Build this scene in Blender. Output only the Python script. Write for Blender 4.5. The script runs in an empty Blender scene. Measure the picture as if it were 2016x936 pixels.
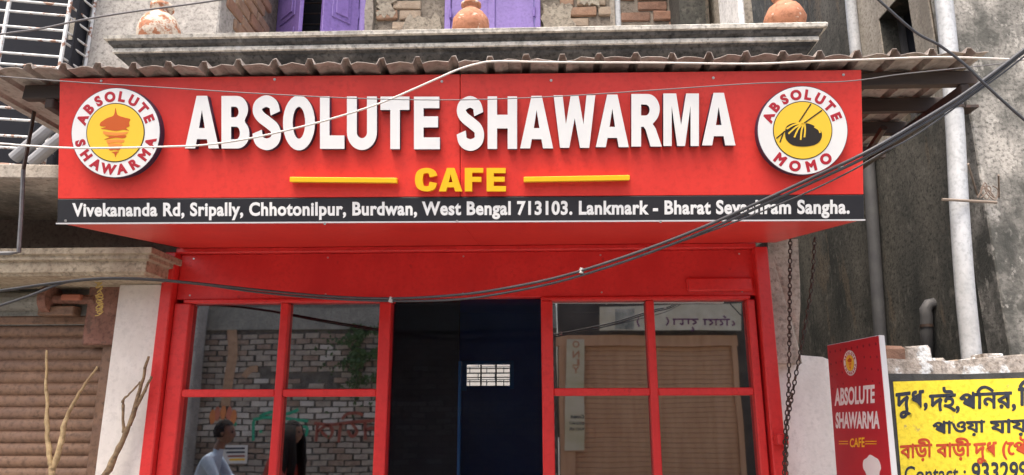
import bpy, bmesh, math, random
from mathutils import Vector, Matrix
random.seed(11)
R = math.radians
sc = bpy.context.scene
col = sc.collection

# ------------------------------------------------------------------ camera
F = 1400.0; CW, CH = 2016.0, 936.0
EYE = Vector((0, 0, 1.5)); YAW, PITCH, ROLL = R(-1.7), R(13.9), R(0.15)
fw = Vector((math.sin(YAW)*math.cos(PITCH), math.cos(YAW)*math.cos(PITCH), math.sin(PITCH)))
r0 = Vector((math.cos(YAW), -math.sin(YAW), 0)); u0 = r0.cross(fw)
rt = r0*math.cos(ROLL) - u0*math.sin(ROLL); up = u0*math.cos(ROLL) + r0*math.sin(ROLL)
cam = bpy.data.cameras.new('camera'); cam.sensor_width = 36; cam.lens = 36*F/CW; cam.clip_end = 500; cam.clip_start = .05
co = bpy.data.objects.new('camera', cam); col.objects.link(co)
m = Matrix((rt, up, -fw)).transposed().to_4x4(); m.translation = EYE; co.matrix_world = m
sc.camera = co
# ------------------------------------------------------------------ light
SUN_EL, SUN_AZ = 66.0, 205.0       # degrees; azimuth clockwise from +Y (behind the camera, a little to the left)
w = bpy.data.worlds.new('World'); sc.world = w; w.use_nodes = True
nt = w.node_tree; bg = nt.nodes['Background']
sky = nt.nodes.new('ShaderNodeTexSky'); sky.sky_type = 'NISHITA'; sky.sun_disc = False
sky.sun_elevation = R(SUN_EL); sky.sun_rotation = R(SUN_AZ); sky.air_density = 1.0; sky.dust_density = 7.5; sky.ozone_density = .6
nt.links.new(sky.outputs[0], bg.inputs[0]); bg.inputs[1].default_value = .15
sl = bpy.data.lights.new('sun', 'SUN'); sl.energy = 1.1; sl.angle = R(30); sl.color = (1, .95, .88)
so = bpy.data.objects.new('sun', sl); col.objects.link(so)
sd = Vector((math.sin(R(SUN_AZ))*math.cos(R(SUN_EL)), math.cos(R(SUN_AZ))*math.cos(R(SUN_EL)), math.sin(R(SUN_EL))))
so.rotation_euler = sd.to_track_quat('Z', 'Y').to_euler(); so.location = sd*20
sc.view_settings.view_transform = 'Standard'; sc.view_settings.look = 'None'; sc.view_settings.gamma = 1
sc.view_settings.exposure = 1.25

# ------------------------------------------------------------------ pixels to places
def ray(px, py): return (fw + rt*((px-CW/2)/F) + up*((CH/2-py)/F))
def onY(px, py, Y): d = ray(px, py); return EYE + d*((Y-EYE.y)/d.y)
def onX(px, py, X): d = ray(px, py); return EYE + d*((X-EYE.x)/d.x)
def onZ(px, py, Z): d = ray(px, py); return EYE + d*((Z-EYE.z)/d.z)
def onP(px, py, p, n): d = ray(px, py); return EYE + d*((p-EYE).dot(n)/d.dot(n))
def refl(px, py, Y):                       # a thing across the street seen in the glass at FY
    p = onY(px, py, 2*FY-Y); return Vector((p.x, Y, p.z))
FY = 4.2

# ------------------------------------------------------------------ materials
def lin(c): return tuple(((v/255+.055)/1.055)**2.4 if v/255 > .04045 else v/255/12.92 for v in c)
def mat(name, a, b=None, rough=.7, scale=6, lo=.35, hi=.65, bump=0, bscale=60, metal=0, stain=None, patch=None, spec=.5, detail=8, stretch=(1, 1, 1), grain=0):
    """a/b linear colours mixed by noise; stain=(colour, amount, scale, (sx,sy,sz)); patch the same but hard edged"""
    M = bpy.data.materials.new(name); M.use_nodes = True; t = M.node_tree; N = t.nodes; L = t.links
    p = N['Principled BSDF']; p.inputs['Roughness'].default_value = rough; p.inputs['Metallic'].default_value = metal
    p.inputs['Specular IOR Level'].default_value = spec
    geo = N.new('ShaderNodeNewGeometry')
    def noise(sca, det, st):
        mp = N.new('ShaderNodeMapping'); mp.inputs['Scale'].default_value = st; L.new(geo.outputs['Position'], mp.inputs[0])
        n = N.new('ShaderNodeTexNoise'); n.inputs['Scale'].default_value = sca; n.inputs['Detail'].default_value = det; n.inputs['Roughness'].default_value = .62
        L.new(mp.outputs[0], n.inputs[0]); return n.outputs[0]
    def ramp(src, l, h):
        r = N.new('ShaderNodeMapRange'); r.inputs[1].default_value = l; r.inputs[2].default_value = h; L.new(src, r.inputs[0]); return r.outputs[0]
    def mix(f, c1, c2, k=1):
        x = N.new('ShaderNodeMix'); x.data_type = 'RGBA'
        if k != 1:
            mm = N.new('ShaderNodeMath'); mm.operation = 'MULTIPLY'; L.new(f, mm.inputs[0]); mm.inputs[1].default_value = k; f = mm.outputs[0]
        L.new(f, x.inputs[0])
        for i, c in ((6, c1), (7, c2)):
            if isinstance(c, tuple): x.inputs[i].default_value = (*c, 1)
            else: L.new(c, x.inputs[i])
        return x.outputs[2]
    c = a
    if b: c = mix(ramp(noise(scale, detail, stretch), lo, hi), a, b)
    if stain: c = mix(ramp(noise(stain[2], 8, stain[3]), .45, .7), c, stain[0], stain[1])
    if patch: c = mix(ramp(noise(patch[2], 9, patch[3]), patch[4], patch[4]+.035), c, patch[0], patch[1])
    if grain:                                      # fine speckle, dark pits and pale grit
        c = mix(ramp(noise(38, 10, (1, 1, 1)), .30, .52), tuple(v*(1-grain) for v in a), c)
        c = mix(ramp(noise(13, 12, (1, 1, .7)), .56, .72), c, tuple(min(.8, v*1.5+.03) for v in (b or a)), grain*.8)
    if isinstance(c, tuple): p.inputs['Base Color'].default_value = (*c, 1)
    else: L.new(c, p.inputs['Base Color'])
    if bump:
        bn = N.new('ShaderNodeBump'); bn.inputs['Strength'].default_value = bump; bn.inputs['Distance'].default_value = .01
        L.new(noise(bscale, 6, (1, 1, 1)), bn.inputs['Height']); L.new(bn.outputs[0], p.inputs['Normal'])
    return M
def glass(name, refl_f, tint, rough=.01, wav=.012):
    M = bpy.data.materials.new(name); M.use_nodes = True; t = M.node_tree; N = t.nodes; L = t.links
    N.remove(N['Principled BSDF']); out = N['Material Output']
    g = N.new('ShaderNodeBsdfGlossy'); g.inputs['Roughness'].default_value = rough; g.inputs[0].default_value = (1, 1, 1, 1)
    tr = N.new('ShaderNodeBsdfTransparent'); tr.inputs[0].default_value = (*tint, 1)
    mx = N.new('ShaderNodeMixShader'); mx.inputs[0].default_value = refl_f
    geo = N.new('ShaderNodeNewGeometry'); n = N.new('ShaderNodeTexNoise'); n.inputs['Scale'].default_value = 2.2; n.inputs['Detail'].default_value = 1
    b = N.new('ShaderNodeBump'); b.inputs['Strength'].default_value = wav; b.inputs['Distance'].default_value = .1
    L.new(geo.outputs['Position'], n.inputs[0]); L.new(n.outputs[0], b.inputs['Height']); L.new(b.outputs[0], g.inputs['Normal'])
    L.new(tr.outputs[0], mx.inputs[1]); L.new(g.outputs[0], mx.inputs[2]); L.new(mx.outputs[0], out.inputs[0])
    return M
V = (1, 1, .1)
RED = mat('red_panel', (.75, .048, .038), (.81, .058, .044), .33, 3, spec=.5, bump=.25, bscale=2.5, stain=((.55, .028, .03), .4, 2.0, (1, 1, .3)), grain=0.1)
REDP = mat('red_paint', (.68, .034, .034), (.76, .046, .044), .38, 5, bump=.14, bscale=22, patch=((.36, .016, .02), .55, 17, (1, 1, .6), .66), stain=((.5, .018, .024), .5, 4, (1, 1, .25)), grain=.10)
WHITE = mat('letter_white', (.78, .79, .79), (.83, .84, .83), .35, 8)
LSIDE = mat('letter_side', (.03, .035, .07), rough=.4)
BLACK = mat('strip_black', (.018, .019, .024), (.024, .025, .03), .4, 5)
YEL = mat('sign_yellow', (.86, .50, .012), (.9, .54, .016), .4, 5)
LOGOY = mat('logo_yellow', (.88, .58, .05), rough=.4)
LRED = mat('logo_red', (.42, .02, .035), rough=.4)
KEB1 = mat('kebab_brown', (.55, .10, .012), rough=.5); KEB2 = mat('kebab_orange', (.85, .28, .05), rough=.5)
DARK = mat('logo_dark', (.02, .015, .012), rough=.5)
EDGE = mat('panel_edge', (.62, .62, .64), rough=.4)
SCREW = mat('screw', (.6, .6, .6), rough=.3, metal=.8)
PLAST = mat('grey_plaster', (.34, .32, .295), (.47, .45, .42), .9, 3, bump=.5, bscale=40, stain=((.17, .16, .15), .55, 1.6, (1, 1, .5)), grain=0.5)
CORN = mat('weathered_cornice', (.030, .033, .036), (.16, .157, .15), .9, 3, .35, .68, bump=.5, bscale=45, stain=((.025, .027, .03), .8, 1.8, (1, 1, .6)), stretch=(1, 1, 1.6), grain=0.6)
LIP = mat('cornice_lip', (.50, .48, .43), (.70, .68, .61), .9, 14, bump=.5, bscale=60, stain=((.14, .14, .14), .5, 9, (1, 1, 1)), grain=0.6)  # pale colour carries the light on the top edge; the band shares it
MORT = mat('old_mortar', (.16, .135, .11), (.27, .235, .19), .95, 9, bump=.8, bscale=50, grain=0.5)
BRK = [mat('old_brick_%d' % i, a, b, .92, 14, bump=.7, bscale=55, stain=((.13, .11, .09), .45, 6, (1, 1, 1))) for i, (a, b) in enumerate((
    ((.25, .13, .085), (.33, .19, .13)), ((.29, .17, .11), (.38, .25, .17)), ((.20, .11, .075), (.28, .16, .11)), ((.34, .26, .19), (.42, .34, .26))))]
PLBR = mat('plaster_smear', (.29, .25, .20), (.40, .36, .29), .95, 7, bump=.9, bscale=30, stain=((.20, .17, .14), .6, 4, (1, 1, 1)), grain=0.55)
ENDP = mat('rough_render', (.40, .35, .29), (.56, .50, .42), .95, 9, bump=1, bscale=22, stain=((.22, .18, .14), .6, 6, (1, 1, .7)), grain=0.5)
WPIER = mat('white_pier', (.60, .60, .59), (.72, .72, .70), .85, 12, bump=.3, bscale=50, patch=((.30, .27, .24), .8, 9, (1, 1, .5), .62), grain=0.3)
PURP = mat('purple_paint', (.21, .135, .42), (.26, .175, .50), .45, 6, bump=.08, bscale=30, stain=((.15, .10, .30), .4, 6, V), grain=0.18)
NAVY = mat('dark_opening', (.008, .010, .018), rough=.8)
IRON = mat('dark_iron', (.03, .024, .021), (.075, .042, .028), .6, 30)
GALV = mat('grey_steel', (.12, .12, .125), (.2, .2, .2), .5, 20, metal=.3)
SHEET = mat('roof_sheet', (.33, .285, .25), (.44, .39, .35), .6, 5, bump=.15, bscale=30, stain=((.15, .10, .08), .7, 5, (1, .4, 1)), grain=0.45)
WOOD = mat('purlin_wood', (.035, .026, .022), (.07, .05, .042), .8, 6, stretch=(.3, 2, 2))
TERRAW = mat('flaked_terracotta', (.40, .165, .085), (.47, .21, .12), .8, 8, bump=.3, bscale=50, patch=((.62, .56, .47), .95, 16, (1, 1, 1.4), .46), grain=0.35)
TERRA = mat('terracotta', (.40, .165, .085), (.47, .21, .12), .8, 8, bump=.3, bscale=50, patch=((.62, .55, .45), .9, 15, (1, 1, 1.6), .60), grain=0.35)
STONE = mat('sandstone_beam', (.37, .31, .225), (.50, .43, .32), .9, 5, bump=.4, bscale=50, stain=((.22, .17, .12), .6, 3.5, (1.6, 1, .5)), grain=0.5)
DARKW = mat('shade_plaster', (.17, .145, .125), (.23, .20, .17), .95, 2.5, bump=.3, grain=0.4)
GREYB = mat('grey_blockwork', (.22, .22, .20), (.30, .30, .27), .9, 6, bump=.4, grain=0.4)
WHITEW = mat('white_wash', (.76, .72, .68), (.84, .80, .76), .9, 4, bump=.25, bscale=40, stain=((.5, .46, .42), .5, 3, (1, 1, .35)), patch=((.32, .22, .17), .8, 5, (1, 1, 1), .72), grain=.13)
RUST = mat('shutter_paint', (.19, .108, .066), (.26, .152, .095), .6, 4, bump=.15, bscale=40, stain=((.20, .12, .09), .7, 3, (1, 1, 2)), patch=((.10, .05, .04), .8, 7, (1, 1, 3), .66), grain=0.45)
RUST2 = mat('rust_plate', (.22, .10, .07), (.30, .15, .11), .75, 6, bump=.3, patch=((.13, .08, .06), .7, 10, (1, 1, .5), .57), grain=0.5)
GRILL = mat('grille_paint', (.62, .64, .64), (.7, .71, .71), .5, 20, patch=((.28, .12, .06), .9, 14, (1, 1, 1), .55))
PVC = mat('grey_pvc', (.46, .48, .50), (.54, .56, .58), .45, 5, stain=((.30, .30, .29), .5, 6, (1, 1, .3)), grain=0.3)
PVCG = mat('dusty_pvc', (.24, .245, .26), (.32, .325, .34), .6, 5)
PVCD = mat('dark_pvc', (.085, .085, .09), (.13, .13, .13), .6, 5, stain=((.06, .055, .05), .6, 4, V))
MOSS = mat('mossy_wall', (.035, .037, .033), (.13, .12, .10), .95, 1.3, .38, .66, bump=.4, bscale=30, stain=((.018, .02, .018), .75, 1.7, (1, 1, .3)), patch=((.15, .115, .08), .6, 3, (1, 1, .3), .56), stretch=(1, 1, .5), grain=0.6)
BEIGE = mat('beige_render', (.33, .29, .24), (.46, .42, .36), .9, 3, bump=.3, stain=((.07, .07, .065), .8, 3, (1, 1, .15)), grain=0.5)
CONC = mat('stained_concrete', (.10, .10, .09), (.42, .40, .365), .95, 2.0, .42, .60, bump=.7, bscale=28, stain=((.04, .042, .038), .92, 3.2, (1, 1, .32)), patch=((.52, .50, .46), .5, 9, (1, 1, .6), .58), grain=.42)
RUBBLE = mat('rubble_top', (.32, .28, .24), (.50, .46, .42), .95, 16, bump=.9, bscale=40, patch=((.70, .74, .76), .9, 8, (1, 1, 1), .55), grain=0.6)
YWALL = mat('yellow_paint', (.84, .66, .035), (.90, .72, .05), .8, 5, bump=.25, bscale=50, patch=((.42, .34, .12), .8, 9, (1, 1, 1), .64), grain=0.22)
KBORD = mat('black_border', (.03, .032, .034), (.06, .062, .06), .85, 12, bump=.4, patch=((.35, .34, .3), .8, 9, (1, 1, 1), .66))
NAVYT = mat('painted_navy', (.018, .024, .04), (.03, .036, .055), .8, 20, patch=((.25, .23, .2), .8, 16, (1, 1, 1), .70))
ORNT = mat('painted_orange', (.46, .05, .015), (.52, .075, .022), .8, 20)
CABLE = mat('black_cable', (.035, .037, .042), (.055, .058, .065), .45, 20)
WCABLE = mat('white_cable', (.68, .64, .60), (.75, .71, .66), .5, 20)
GWIRE = mat('grey_wire', (.16, .155, .16), rough=.5)
TIE = mat('cable_tie', (.42, .40, .38), rough=.5)
STRING = mat('yellow_string', (.55, .38, .10), (.62, .46, .16), .8, 30)
BARK = mat('peeled_branch', (.42, .30, .15), (.55, .42, .24), .8, 20, bump=.4, stain=((.20, .12, .07), .7, 10, (1, 1, .4)), grain=0.4)
BARKD = mat('dark_branch', (.16, .10, .06), (.36, .26, .15), .85, 9, bump=.4, grain=0.5)
ROOMB = mat('blue_room', (.07, .14, .38), (.09, .17, .44), .7, 3)
BLUEF = mat('blue_frame', (.05, .26, .62), rough=.5)
ROADM = mat('dusty_road', (.20, .19, .175), (.29, .275, .25), .95, 3, bump=.4, bscale=30)
OUTBR = mat('pale_brick', (.62, .56, .48), (.74, .68, .6), .9, 8)
PANE = glass('reflective_glass', .43, (.3, .31, .33), .022, .006)
PANED = glass('door_glass', .012, (.85, .88, .92))
PAPER = mat('poster_paper', (.66, .66, .64), rough=.8)

# ------------------------------------------------------------------ builders
class MB:
    def __init__(s): s.v = []; s.f = []
    def box(s, x0, x1, y0, y1, z0, z1, M=None):
        b = len(s.v)
        for x in (x0, x1):
            for y in (y0, y1):
                for z in (z0, z1):
                    p = Vector((x, y, z)); s.v.append(M @ p if M else p)
        for q in ((0, 1, 3, 2), (4, 6, 7, 5), (0, 4, 5, 1), (2, 3, 7, 6), (0, 2, 6, 4), (1, 5, 7, 3)): s.f.append([b+i for i in q])
        return s
    def poly(s, pts):
        b = len(s.v); s.v += [Vector(p) for p in pts]; s.f.append(list(range(b, b+len(pts)))); return s
    def slab(s, pts, n, t):                      # a polygon given a thickness t along n
        n = Vector(n); b = len(s.v); k = len(pts)
        s.v += [Vector(p) for p in pts] + [Vector(p)+n*t for p in pts]
        s.f.append(list(range(b+k-1, b-1, -1))); s.f.append(list(range(b+k, b+2*k)))
        for i in range(k): j = (i+1) % k; s.f.append([b+i, b+j, b+k+j, b+k+i])
        return s
    def tube(s, pts, r, seg=8, cap=True):
        pts = [Vector(p) for p in pts]; n = len(pts); rs = r if isinstance(r, (list, tuple)) else [r]*n
        b = len(s.v); prev = None
        for i, p in enumerate(pts):
            d = (pts[min(i+1, n-1)]-pts[max(i-1, 0)]).normalized()
            if prev is None: a = d.orthogonal().normalized()
            else: a = (prev - d*prev.dot(d)).normalized()
            prev = a; c = d.cross(a)
            for k in range(seg):
                t = 2*math.pi*k/seg; s.v.append(p+(a*math.cos(t)+c*math.sin(t))*rs[i])
        for i in range(n-1):
            for k in range(seg):
                k2 = (k+1) % seg; s.f.append([b+i*seg+k, b+i*seg+k2, b+(i+1)*seg+k2, b+(i+1)*seg+k])
        if cap: s.f.append([b+k for k in range(seg-1, -1, -1)]); s.f.append([b+(n-1)*seg+k for k in range(seg)])
        return s
    def lathe(s, prof, c, seg=28, cap=True):
        b = len(s.v); c = Vector(c)
        for (r, z) in prof:
            for k in range(seg): t = 2*math.pi*k/seg; s.v.append(c+Vector((r*math.cos(t), r*math.sin(t), z)))
        for i in range(len(prof)-1):
            for k in range(seg): k2 = (k+1) % seg; s.f.append([b+i*seg+k, b+i*seg+k2, b+(i+1)*seg+k2, b+(i+1)*seg+k])
        if cap: s.f.append([b+k for k in range(seg-1, -1, -1)])
        return s
    def sweep_u(s, prof, x0, x1, yb, yback):      # a moulding with mitred returns; prof = (outward, z)
        b = len(s.v)
        for (d, z) in prof: s.v += [Vector((x0-d, yback, z)), Vector((x0-d, yb-d, z)), Vector((x1+d, yb-d, z)), Vector((x1+d, yback, z))]
        for i in range(len(prof)-1):
            for k in range(3): s.f.append([b+4*i+k, b+4*i+k+1, b+4*i+4+k+1, b+4*i+4+k])
        n = len(prof)-1
        s.f.append([b+4*n+k for k in range(4)]); s.f.append([b+3-k for k in range(4)])
        return s
    def mesh(s, name, M, smooth=False, bevel=0, jitter=0):
        me = bpy.data.meshes.new(name); me.from_pydata([tuple(p) for p in s.v], [], s.f); me.update()
        bm = bmesh.new(); bm.from_mesh(me)
        bmesh.ops.recalc_face_normals(bm, faces=bm.faces)
        if bevel: bmesh.ops.bevel(bm, geom=list(bm.edges), offset=bevel, segments=1, affect='EDGES', profile=.5, clamp_overlap=True)
        if jitter:
            for v_ in bm.verts: v_.co += Vector((random.uniform(-1, 1), random.uniform(-1, 1), random.uniform(-1, 1)))*jitter
        bm.to_mesh(me); bm.free()
        if smooth:
            for p in me.polygons: p.use_smooth = True
        me.materials.append(M); return me
    def build(s, name, M, parent=None, smooth=False, bevel=0, jitter=0):
        return link(name, s.mesh(name, M, smooth, bevel, jitter), parent)
ROOT = {}
def link(name, me, parent=None, loc=None):
    o = bpy.data.objects.new(name, me); col.objects.link(o)
    if loc is not None: o.location = loc
    if parent:
        o.parent = parent
        if parent.name in ROOT: o.matrix_parent_inverse = Matrix.Translation(-ROOT[parent.name])
    return o
def tag(o, label, cat, group=None):
    o['label'] = label; o['category'] = cat
    if group: o['group'] = group
    return o
def thing(name, label, cat, loc=(0, 0, 0), group=None):
    o = bpy.data.objects.new(name, None); col.objects.link(o); o.location = loc; o.empty_display_size = .1
    ROOT[o.name] = Vector(loc); return tag(o, label, cat, group)
def struct(o): o['kind'] = 'structure'; return o
def cr(pts, n=8):                                  # smooth a polyline
    P = [Vector(p) for p in pts]; out = []
    for i in range(len(P)-1):
        a, b, c, d = P[max(i-1, 0)], P[i], P[i+1], P[min(i+2, len(P)-1)]
        for k in range(n):
            t = k/n; out.append(.5*((2*b)+(c-a)*t+(2*a-5*b+4*c-d)*t*t+(3*b-a-3*c+d)*t**3))
    out.append(P[-1]); return out
def arc(cx, cy, rx, ry, a0, a1, n=10):
    return [(cx+rx*math.cos(R(a0+(a1-a0)*i/n)), cy+ry*math.sin(R(a0+(a1-a0)*i/n))) for i in range(n+1)]
def curve_mesh(polys, ext, bev=0):                 # filled outline with holes, extruded, in its own XY
    c = bpy.data.curves.new('outline', 'CURVE'); c.dimensions = '2D'; c.fill_mode = 'BOTH'; c.extrude = ext
    if bev: c.bevel_depth = bev; c.bevel_resolution = 1
    for p in polys:
        s = c.splines.new('POLY'); s.points.add(len(p)-1); s.use_cyclic_u = True
        for q, (x, y) in zip(s.points, p): q.co = (x, y, 0, 1)
    return to_mesh(c)
def to_mesh(c):
    o = bpy.data.objects.new('outline', c); col.objects.link(o)
    dg = bpy.context.evaluated_depsgraph_get(); dg.update()
    me = bpy.data.meshes.new_from_object(o.evaluated_get(dg))
    bpy.data.objects.remove(o); bpy.data.curves.remove(c); me.materials.clear(); return me
def flat(me):
    for p in me.polygons: p.use_smooth = False
    return me
def text_mesh(body, bold=.03, ext=.01, gap=1):
    c = bpy.data.curves.new('words', 'FONT'); c.body = body; c.size = 1; c.extrude = ext; c.bevel_depth = bold; c.bevel_resolution = 1; c.resolution_u = 4; c.space_character = gap
    return flat(to_mesh(c))
def fat_text(body, r):                             # a word painted with a thick brush: the word laid over itself round a small circle
    src = text_mesh(body, 0, .005); vs = []; fs = []
    for k in range(13):
        q = r if k < 8 else r*.55; a = 2*math.pi*k/8 if k < 8 else 2*math.pi*(k-8)/4+.4
        dx, dy = (0, 0) if k == 12 else (q*math.cos(a), q*math.sin(a)); b = len(vs)
        vs += [(v.co.x+dx, v.co.y+dy, v.co.z+.004*k) for v in src.vertices]; fs += [[b+i for i in p.vertices] for p in src.polygons]
    me = bpy.data.meshes.new('words'); me.from_pydata(vs, [], fs); me.update(); bpy.data.meshes.remove(src); return me
def bounds(me):
    xs = [v.co.x for v in me.vertices]; ys = [v.co.y for v in me.vertices]; zs = [v.co.z for v in me.vertices]
    return min(xs), max(xs), min(ys), max(ys), min(zs), max(zs)
class Plane:                                       # a flat face that things are put on: origin, u to the right, v up, n out
    def __init__(s, o, u, v): s.o = Vector(o); s.u = Vector(u).normalized(); s.v = Vector(v).normalized(); s.n = s.u.cross(s.v)
    def at(s, a, b, d=0): return s.o+s.u*a+s.v*b+s.n*d
    def px(s, x, y, d=0): p = onP(x, y, s.o+s.n*d, s.n)-s.o; return p.dot(s.u), p.dot(s.v)
    def fit(s, me, a0, a1, b0, b1, d0, d1):         # squeeze a mesh into a box on the plane
        X0, X1, Y0, Y1, Z0, Z1 = bounds(me)
        for v in me.vertices:
            v.co = s.at(a0+(v.co.x-X0)/(X1-X0)*(a1-a0), b0+(v.co.y-Y0)/(Y1-Y0)*(b1-b0), d0+(v.co.z-Z0)/max(Z1-Z0, 1e-6)*(d1-d0))
        return me
    def fitpx(s, me, x0, y0, x1, y1, d0, d1, tilt=True):   # the same with the box given in photo pixels: four corners, so that a slanted line stays slanted
        X0, X1, Y0, Y1, Z0, Z1 = bounds(me)
        c00, c10, c01, c11 = [Vector(s.px(*q, d1)) for q in ((x0[0], y1[0]), (x1[0], y1[1]), (x0[0], y0[0]), (x1[0], y0[1]))]
        for v in me.vertices:
            a = (v.co.x-X0)/(X1-X0); b = (v.co.y-Y0)/(Y1-Y0)
            q = (c00*(1-a)+c10*a)*(1-b)+(c01*(1-a)+c11*a)*b
            v.co = s.at(q[0], q[1], d0+(v.co.z-Z0)/max(Z1-Z0, 1e-6)*(d1-d0))
        return me
    def place(s, me, a, b, d, sc_=1, rot=0):
        X0, X1, Y0, Y1, Z0, Z1 = bounds(me)
        for v in me.vertices:
            x = v.co.x*sc_; y = v.co.y*sc_
            v.co = s.at(a+x*math.cos(rot)-y*math.sin(rot), b+x*math.sin(rot)+y*math.cos(rot), d+(v.co.z-Z0)*sc_*.12)
        return me
def put(name, me, M, parent, side=None, n=None):
    me.materials.append(M)
    if side:
        me.materials.append(side); me.update()
        for p in me.polygons:
            if abs(p.normal.dot(n)) < .6: p.material_index = 1
    me.update(); return link(name, me, parent)
def disc(pl, a, b, r, d0, d1, seg=64):
    mb = MB(); ps = [pl.at(a+r*math.cos(2*math.pi*k/seg), b+r*math.sin(2*math.pi*k/seg), d0) for k in range(seg)]
    return mb.slab(ps, pl.n, d1-d0)
def stroke(pts, hw, hh=None, n=6):                 # outline of a thick line: half widths across x and y
    hh = hh or hw; P = cr([(x, y, 0) for x, y in pts], n) if len(pts) > 2 else [Vector((x, y, 0)) for x, y in pts]
    l, r = [], []
    for i, p in enumerate(P):
        d = (P[min(i+1, len(P)-1)]-P[max(i-1, 0)]).normalized(); l.append((p.x-d.y*hw, p.y+d.x*hh)); r.append((p.x+d.y*hw, p.y-d.x*hh))
    return l+r[::-1]
GL = {
 'A': [[(0, 0), (.305, 0), (.355, .175), (.645, .175), (.695, 0), (1, 0), (.655, 1), (.345, 1)], [(.415, .385), (.585, .385), (.5, .73)]],
 'L': [[(0, 0), (1, 0), (1, .255), (.39, .255), (.39, 1), (0, 1)]],
 'T': [[(.34, 0), (.67, 0), (.67, .745), (1, .745), (1, 1), (0, 1), (0, .745), (.34, .745)]],
 'E': [[(0, 0), (1, 0), (1, .225), (.37, .225), (.37, .415), (.93, .415), (.93, .625), (.37, .625), (.37, .78), (.98, .78), (.98, 1), (0, 1)]],
 'F': [[(0, 0), (.40, 0), (.40, .41), (.9, .41), (.9, .62), (.40, .62), (.40, .80), (1, .80), (1, 1), (0, 1)]],
 'H': [[(0, 0), (.32, 0), (.32, .39), (.68, .39), (.68, 0), (1, 0), (1, 1), (.68, 1), (.68, .65), (.32, .65), (.32, 1), (0, 1)]],
 'W': [[(0, 1), (.215, 1), (.295, .45), (.41, 1), (.595, 1), (.715, .45), (.79, 1), (1, 1), (.855, 0), (.635, 0), (.505, .56), (.375, 0), (.155, 0)]],
 'M': [[(0, 0), (0, 1), (.36, 1), (.5, .40), (.64, 1), (1, 1), (1, 0), (.765, 0), (.765, .76), (.61, 0), (.39, 0), (.235, .76), (.235, 0)]],
 'U': [[(0, 1)]+arc(.5, .33, .5, .33, 180, 360, 20)+[(1, 1), (.67, 1)]+arc(.5, .33, .17, .11, 0, -180, 14)+[(.33, 1)]],
 'O': [arc(.5, .5, .5, .5, 0, 348, 29), arc(.5, .5, .195, .29, 0, 345, 23)],
 'B': [[(0, 0), (.56, 0)]+arc(.56, .28, .44, .28, -85, 48, 12)+[(.83, .53)]+arc(.55, .745, .40, .255, -38, 90, 12)+[(0, 1)],
       [(.345, .175), (.52, .175)]+arc(.52, .295, .14, .12, -80, 80, 8)+[(.345, .415)], [(.345, .595), (.49, .595)]+arc(.49, .695, .125, .10, -80, 80, 8)+[(.345, .795)]],
 'R': [[(0, 0), (.32, 0), (.32, .375), (.40, .375), (.47, .32), (.63, 0), (1, 0), (.80, .34), (.70, .43)]+arc(.53, .71, .40, .29, -48, 90, 14)+[(0, 1)],
       [(.32, .59), (.46, .59)]+arc(.46, .695, .14, .105, -80, 80, 8)+[(.32, .80)]],
 'S': [stroke([(.80, .67), (.72, .83), (.49, .895), (.24, .83), (.19, .71), (.30, .605), (.55, .50), (.76, .40), (.82, .27), (.74, .155), (.5, .10), (.25, .165), (.17, .33)], .17, .108, 7)],
 'C': [stroke([(.82, .64), (.74, .83), (.5, .89), (.25, .80), (.17, .5), (.25, .20), (.5, .11), (.74, .17), (.82, .38)], .17, .11, 7)],
}
def letter(pl, ch, box, d0, d1, M, side, parent):
    x0, y0, x1, y1 = box
    me = curve_mesh(GL[ch], .05)
    pl.fitpx(me, (x0,), (y0, y0), (x1,), (y1, y1), d0, d1)
    return put('letter', me, M, parent, side, pl.n)
def quad(P, M, name, parent, n, t): return MB().slab(P, n, t).build(name, M, parent)

# ================================================================== GROUND
MB().box(-40, 40, -40, 60, -.3, 0).build('road', ROADM)
struct(bpy.data.objects['road'])

# ================================================================== CAFE BUILDING
XL = onY(345, 560, FY).x; XR = onY(1512, 560, FY).x
cafe = thing('cafe_building', 'old brick and plaster building with grey cornice above the red cafe front', 'building', ((XL+XR)/2, FY, 0))
cl = onY(205, 68, 3.76); crn = onY(1628, 45, 3.76); ZC = (cl.z+crn.z)/2
prof = [(p.x, p.y) for p in cr([(.09, -.55, 0), (.095, -.42, 0), (.108, -.34, 0), (.14, -.275, 0), (.19, -.215, 0), (.245, -.17, 0), (.295, -.138, 0), (.315, -.12, 0)], 3)]+[(.318, -.108), (.34, -.102), (.345, -.06), (.365, -.05), (.375, -.032)]
c0, c1 = cl.x+.39, crn.x-.39
cor = MB().sweep_u([(d, ZC+z) for d, z in prof], c0, c1, 4.15, 4.6).build('cornice', CORN, cafe)
MB().sweep_u([(d, ZC+z) for d, z in ((.37, -.031), (.392, -.026), (.395, -.006), (.385, 0))], c0, c1, 4.15, 4.6).build('cornice_lip', LIP, cor, jitter=.003)
MB().sweep_u([(d, ZC+z) for d, z in ((.34, -.098), (.352, -.092), (.352, -.072), (.345, -.062))], c0, c1, 4.152, 4.6).build('cornice_band', LIP, cor)
XPL = onY(430, 30, 4.15).x; XPR = onY(1467, 20, 4.15).x
MB().box(c0, c1, 4.6, 5.5, ZC-.12, ZC-.002).build('balcony_floor', PLAST, cafe)
MB().box(-2.95, XPL, 4.16, 4.6, 2.75, 6.6).build('pier', PLAST, cafe, bevel=.01)
MB().box(XPR, c1+.02, 4.16, 4.6, ZC, 6.6).build('pier', WPIER, cafe, bevel=.01)
MB().box(XPL, c1, 4.26, 4.6, 2.47, ZC-.01).build('wall', PLAST, cafe)
MB().box(XPL-.25, XPL-.012, 4.6, 5.2, ZC, 6.6).build('side_wall', MORT, cafe)
sw = MB().box(XPL-.012, XPL-.008, 4.2, 5.2, ZC, 6.4).build('brick_face', MORT, cafe)
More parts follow.
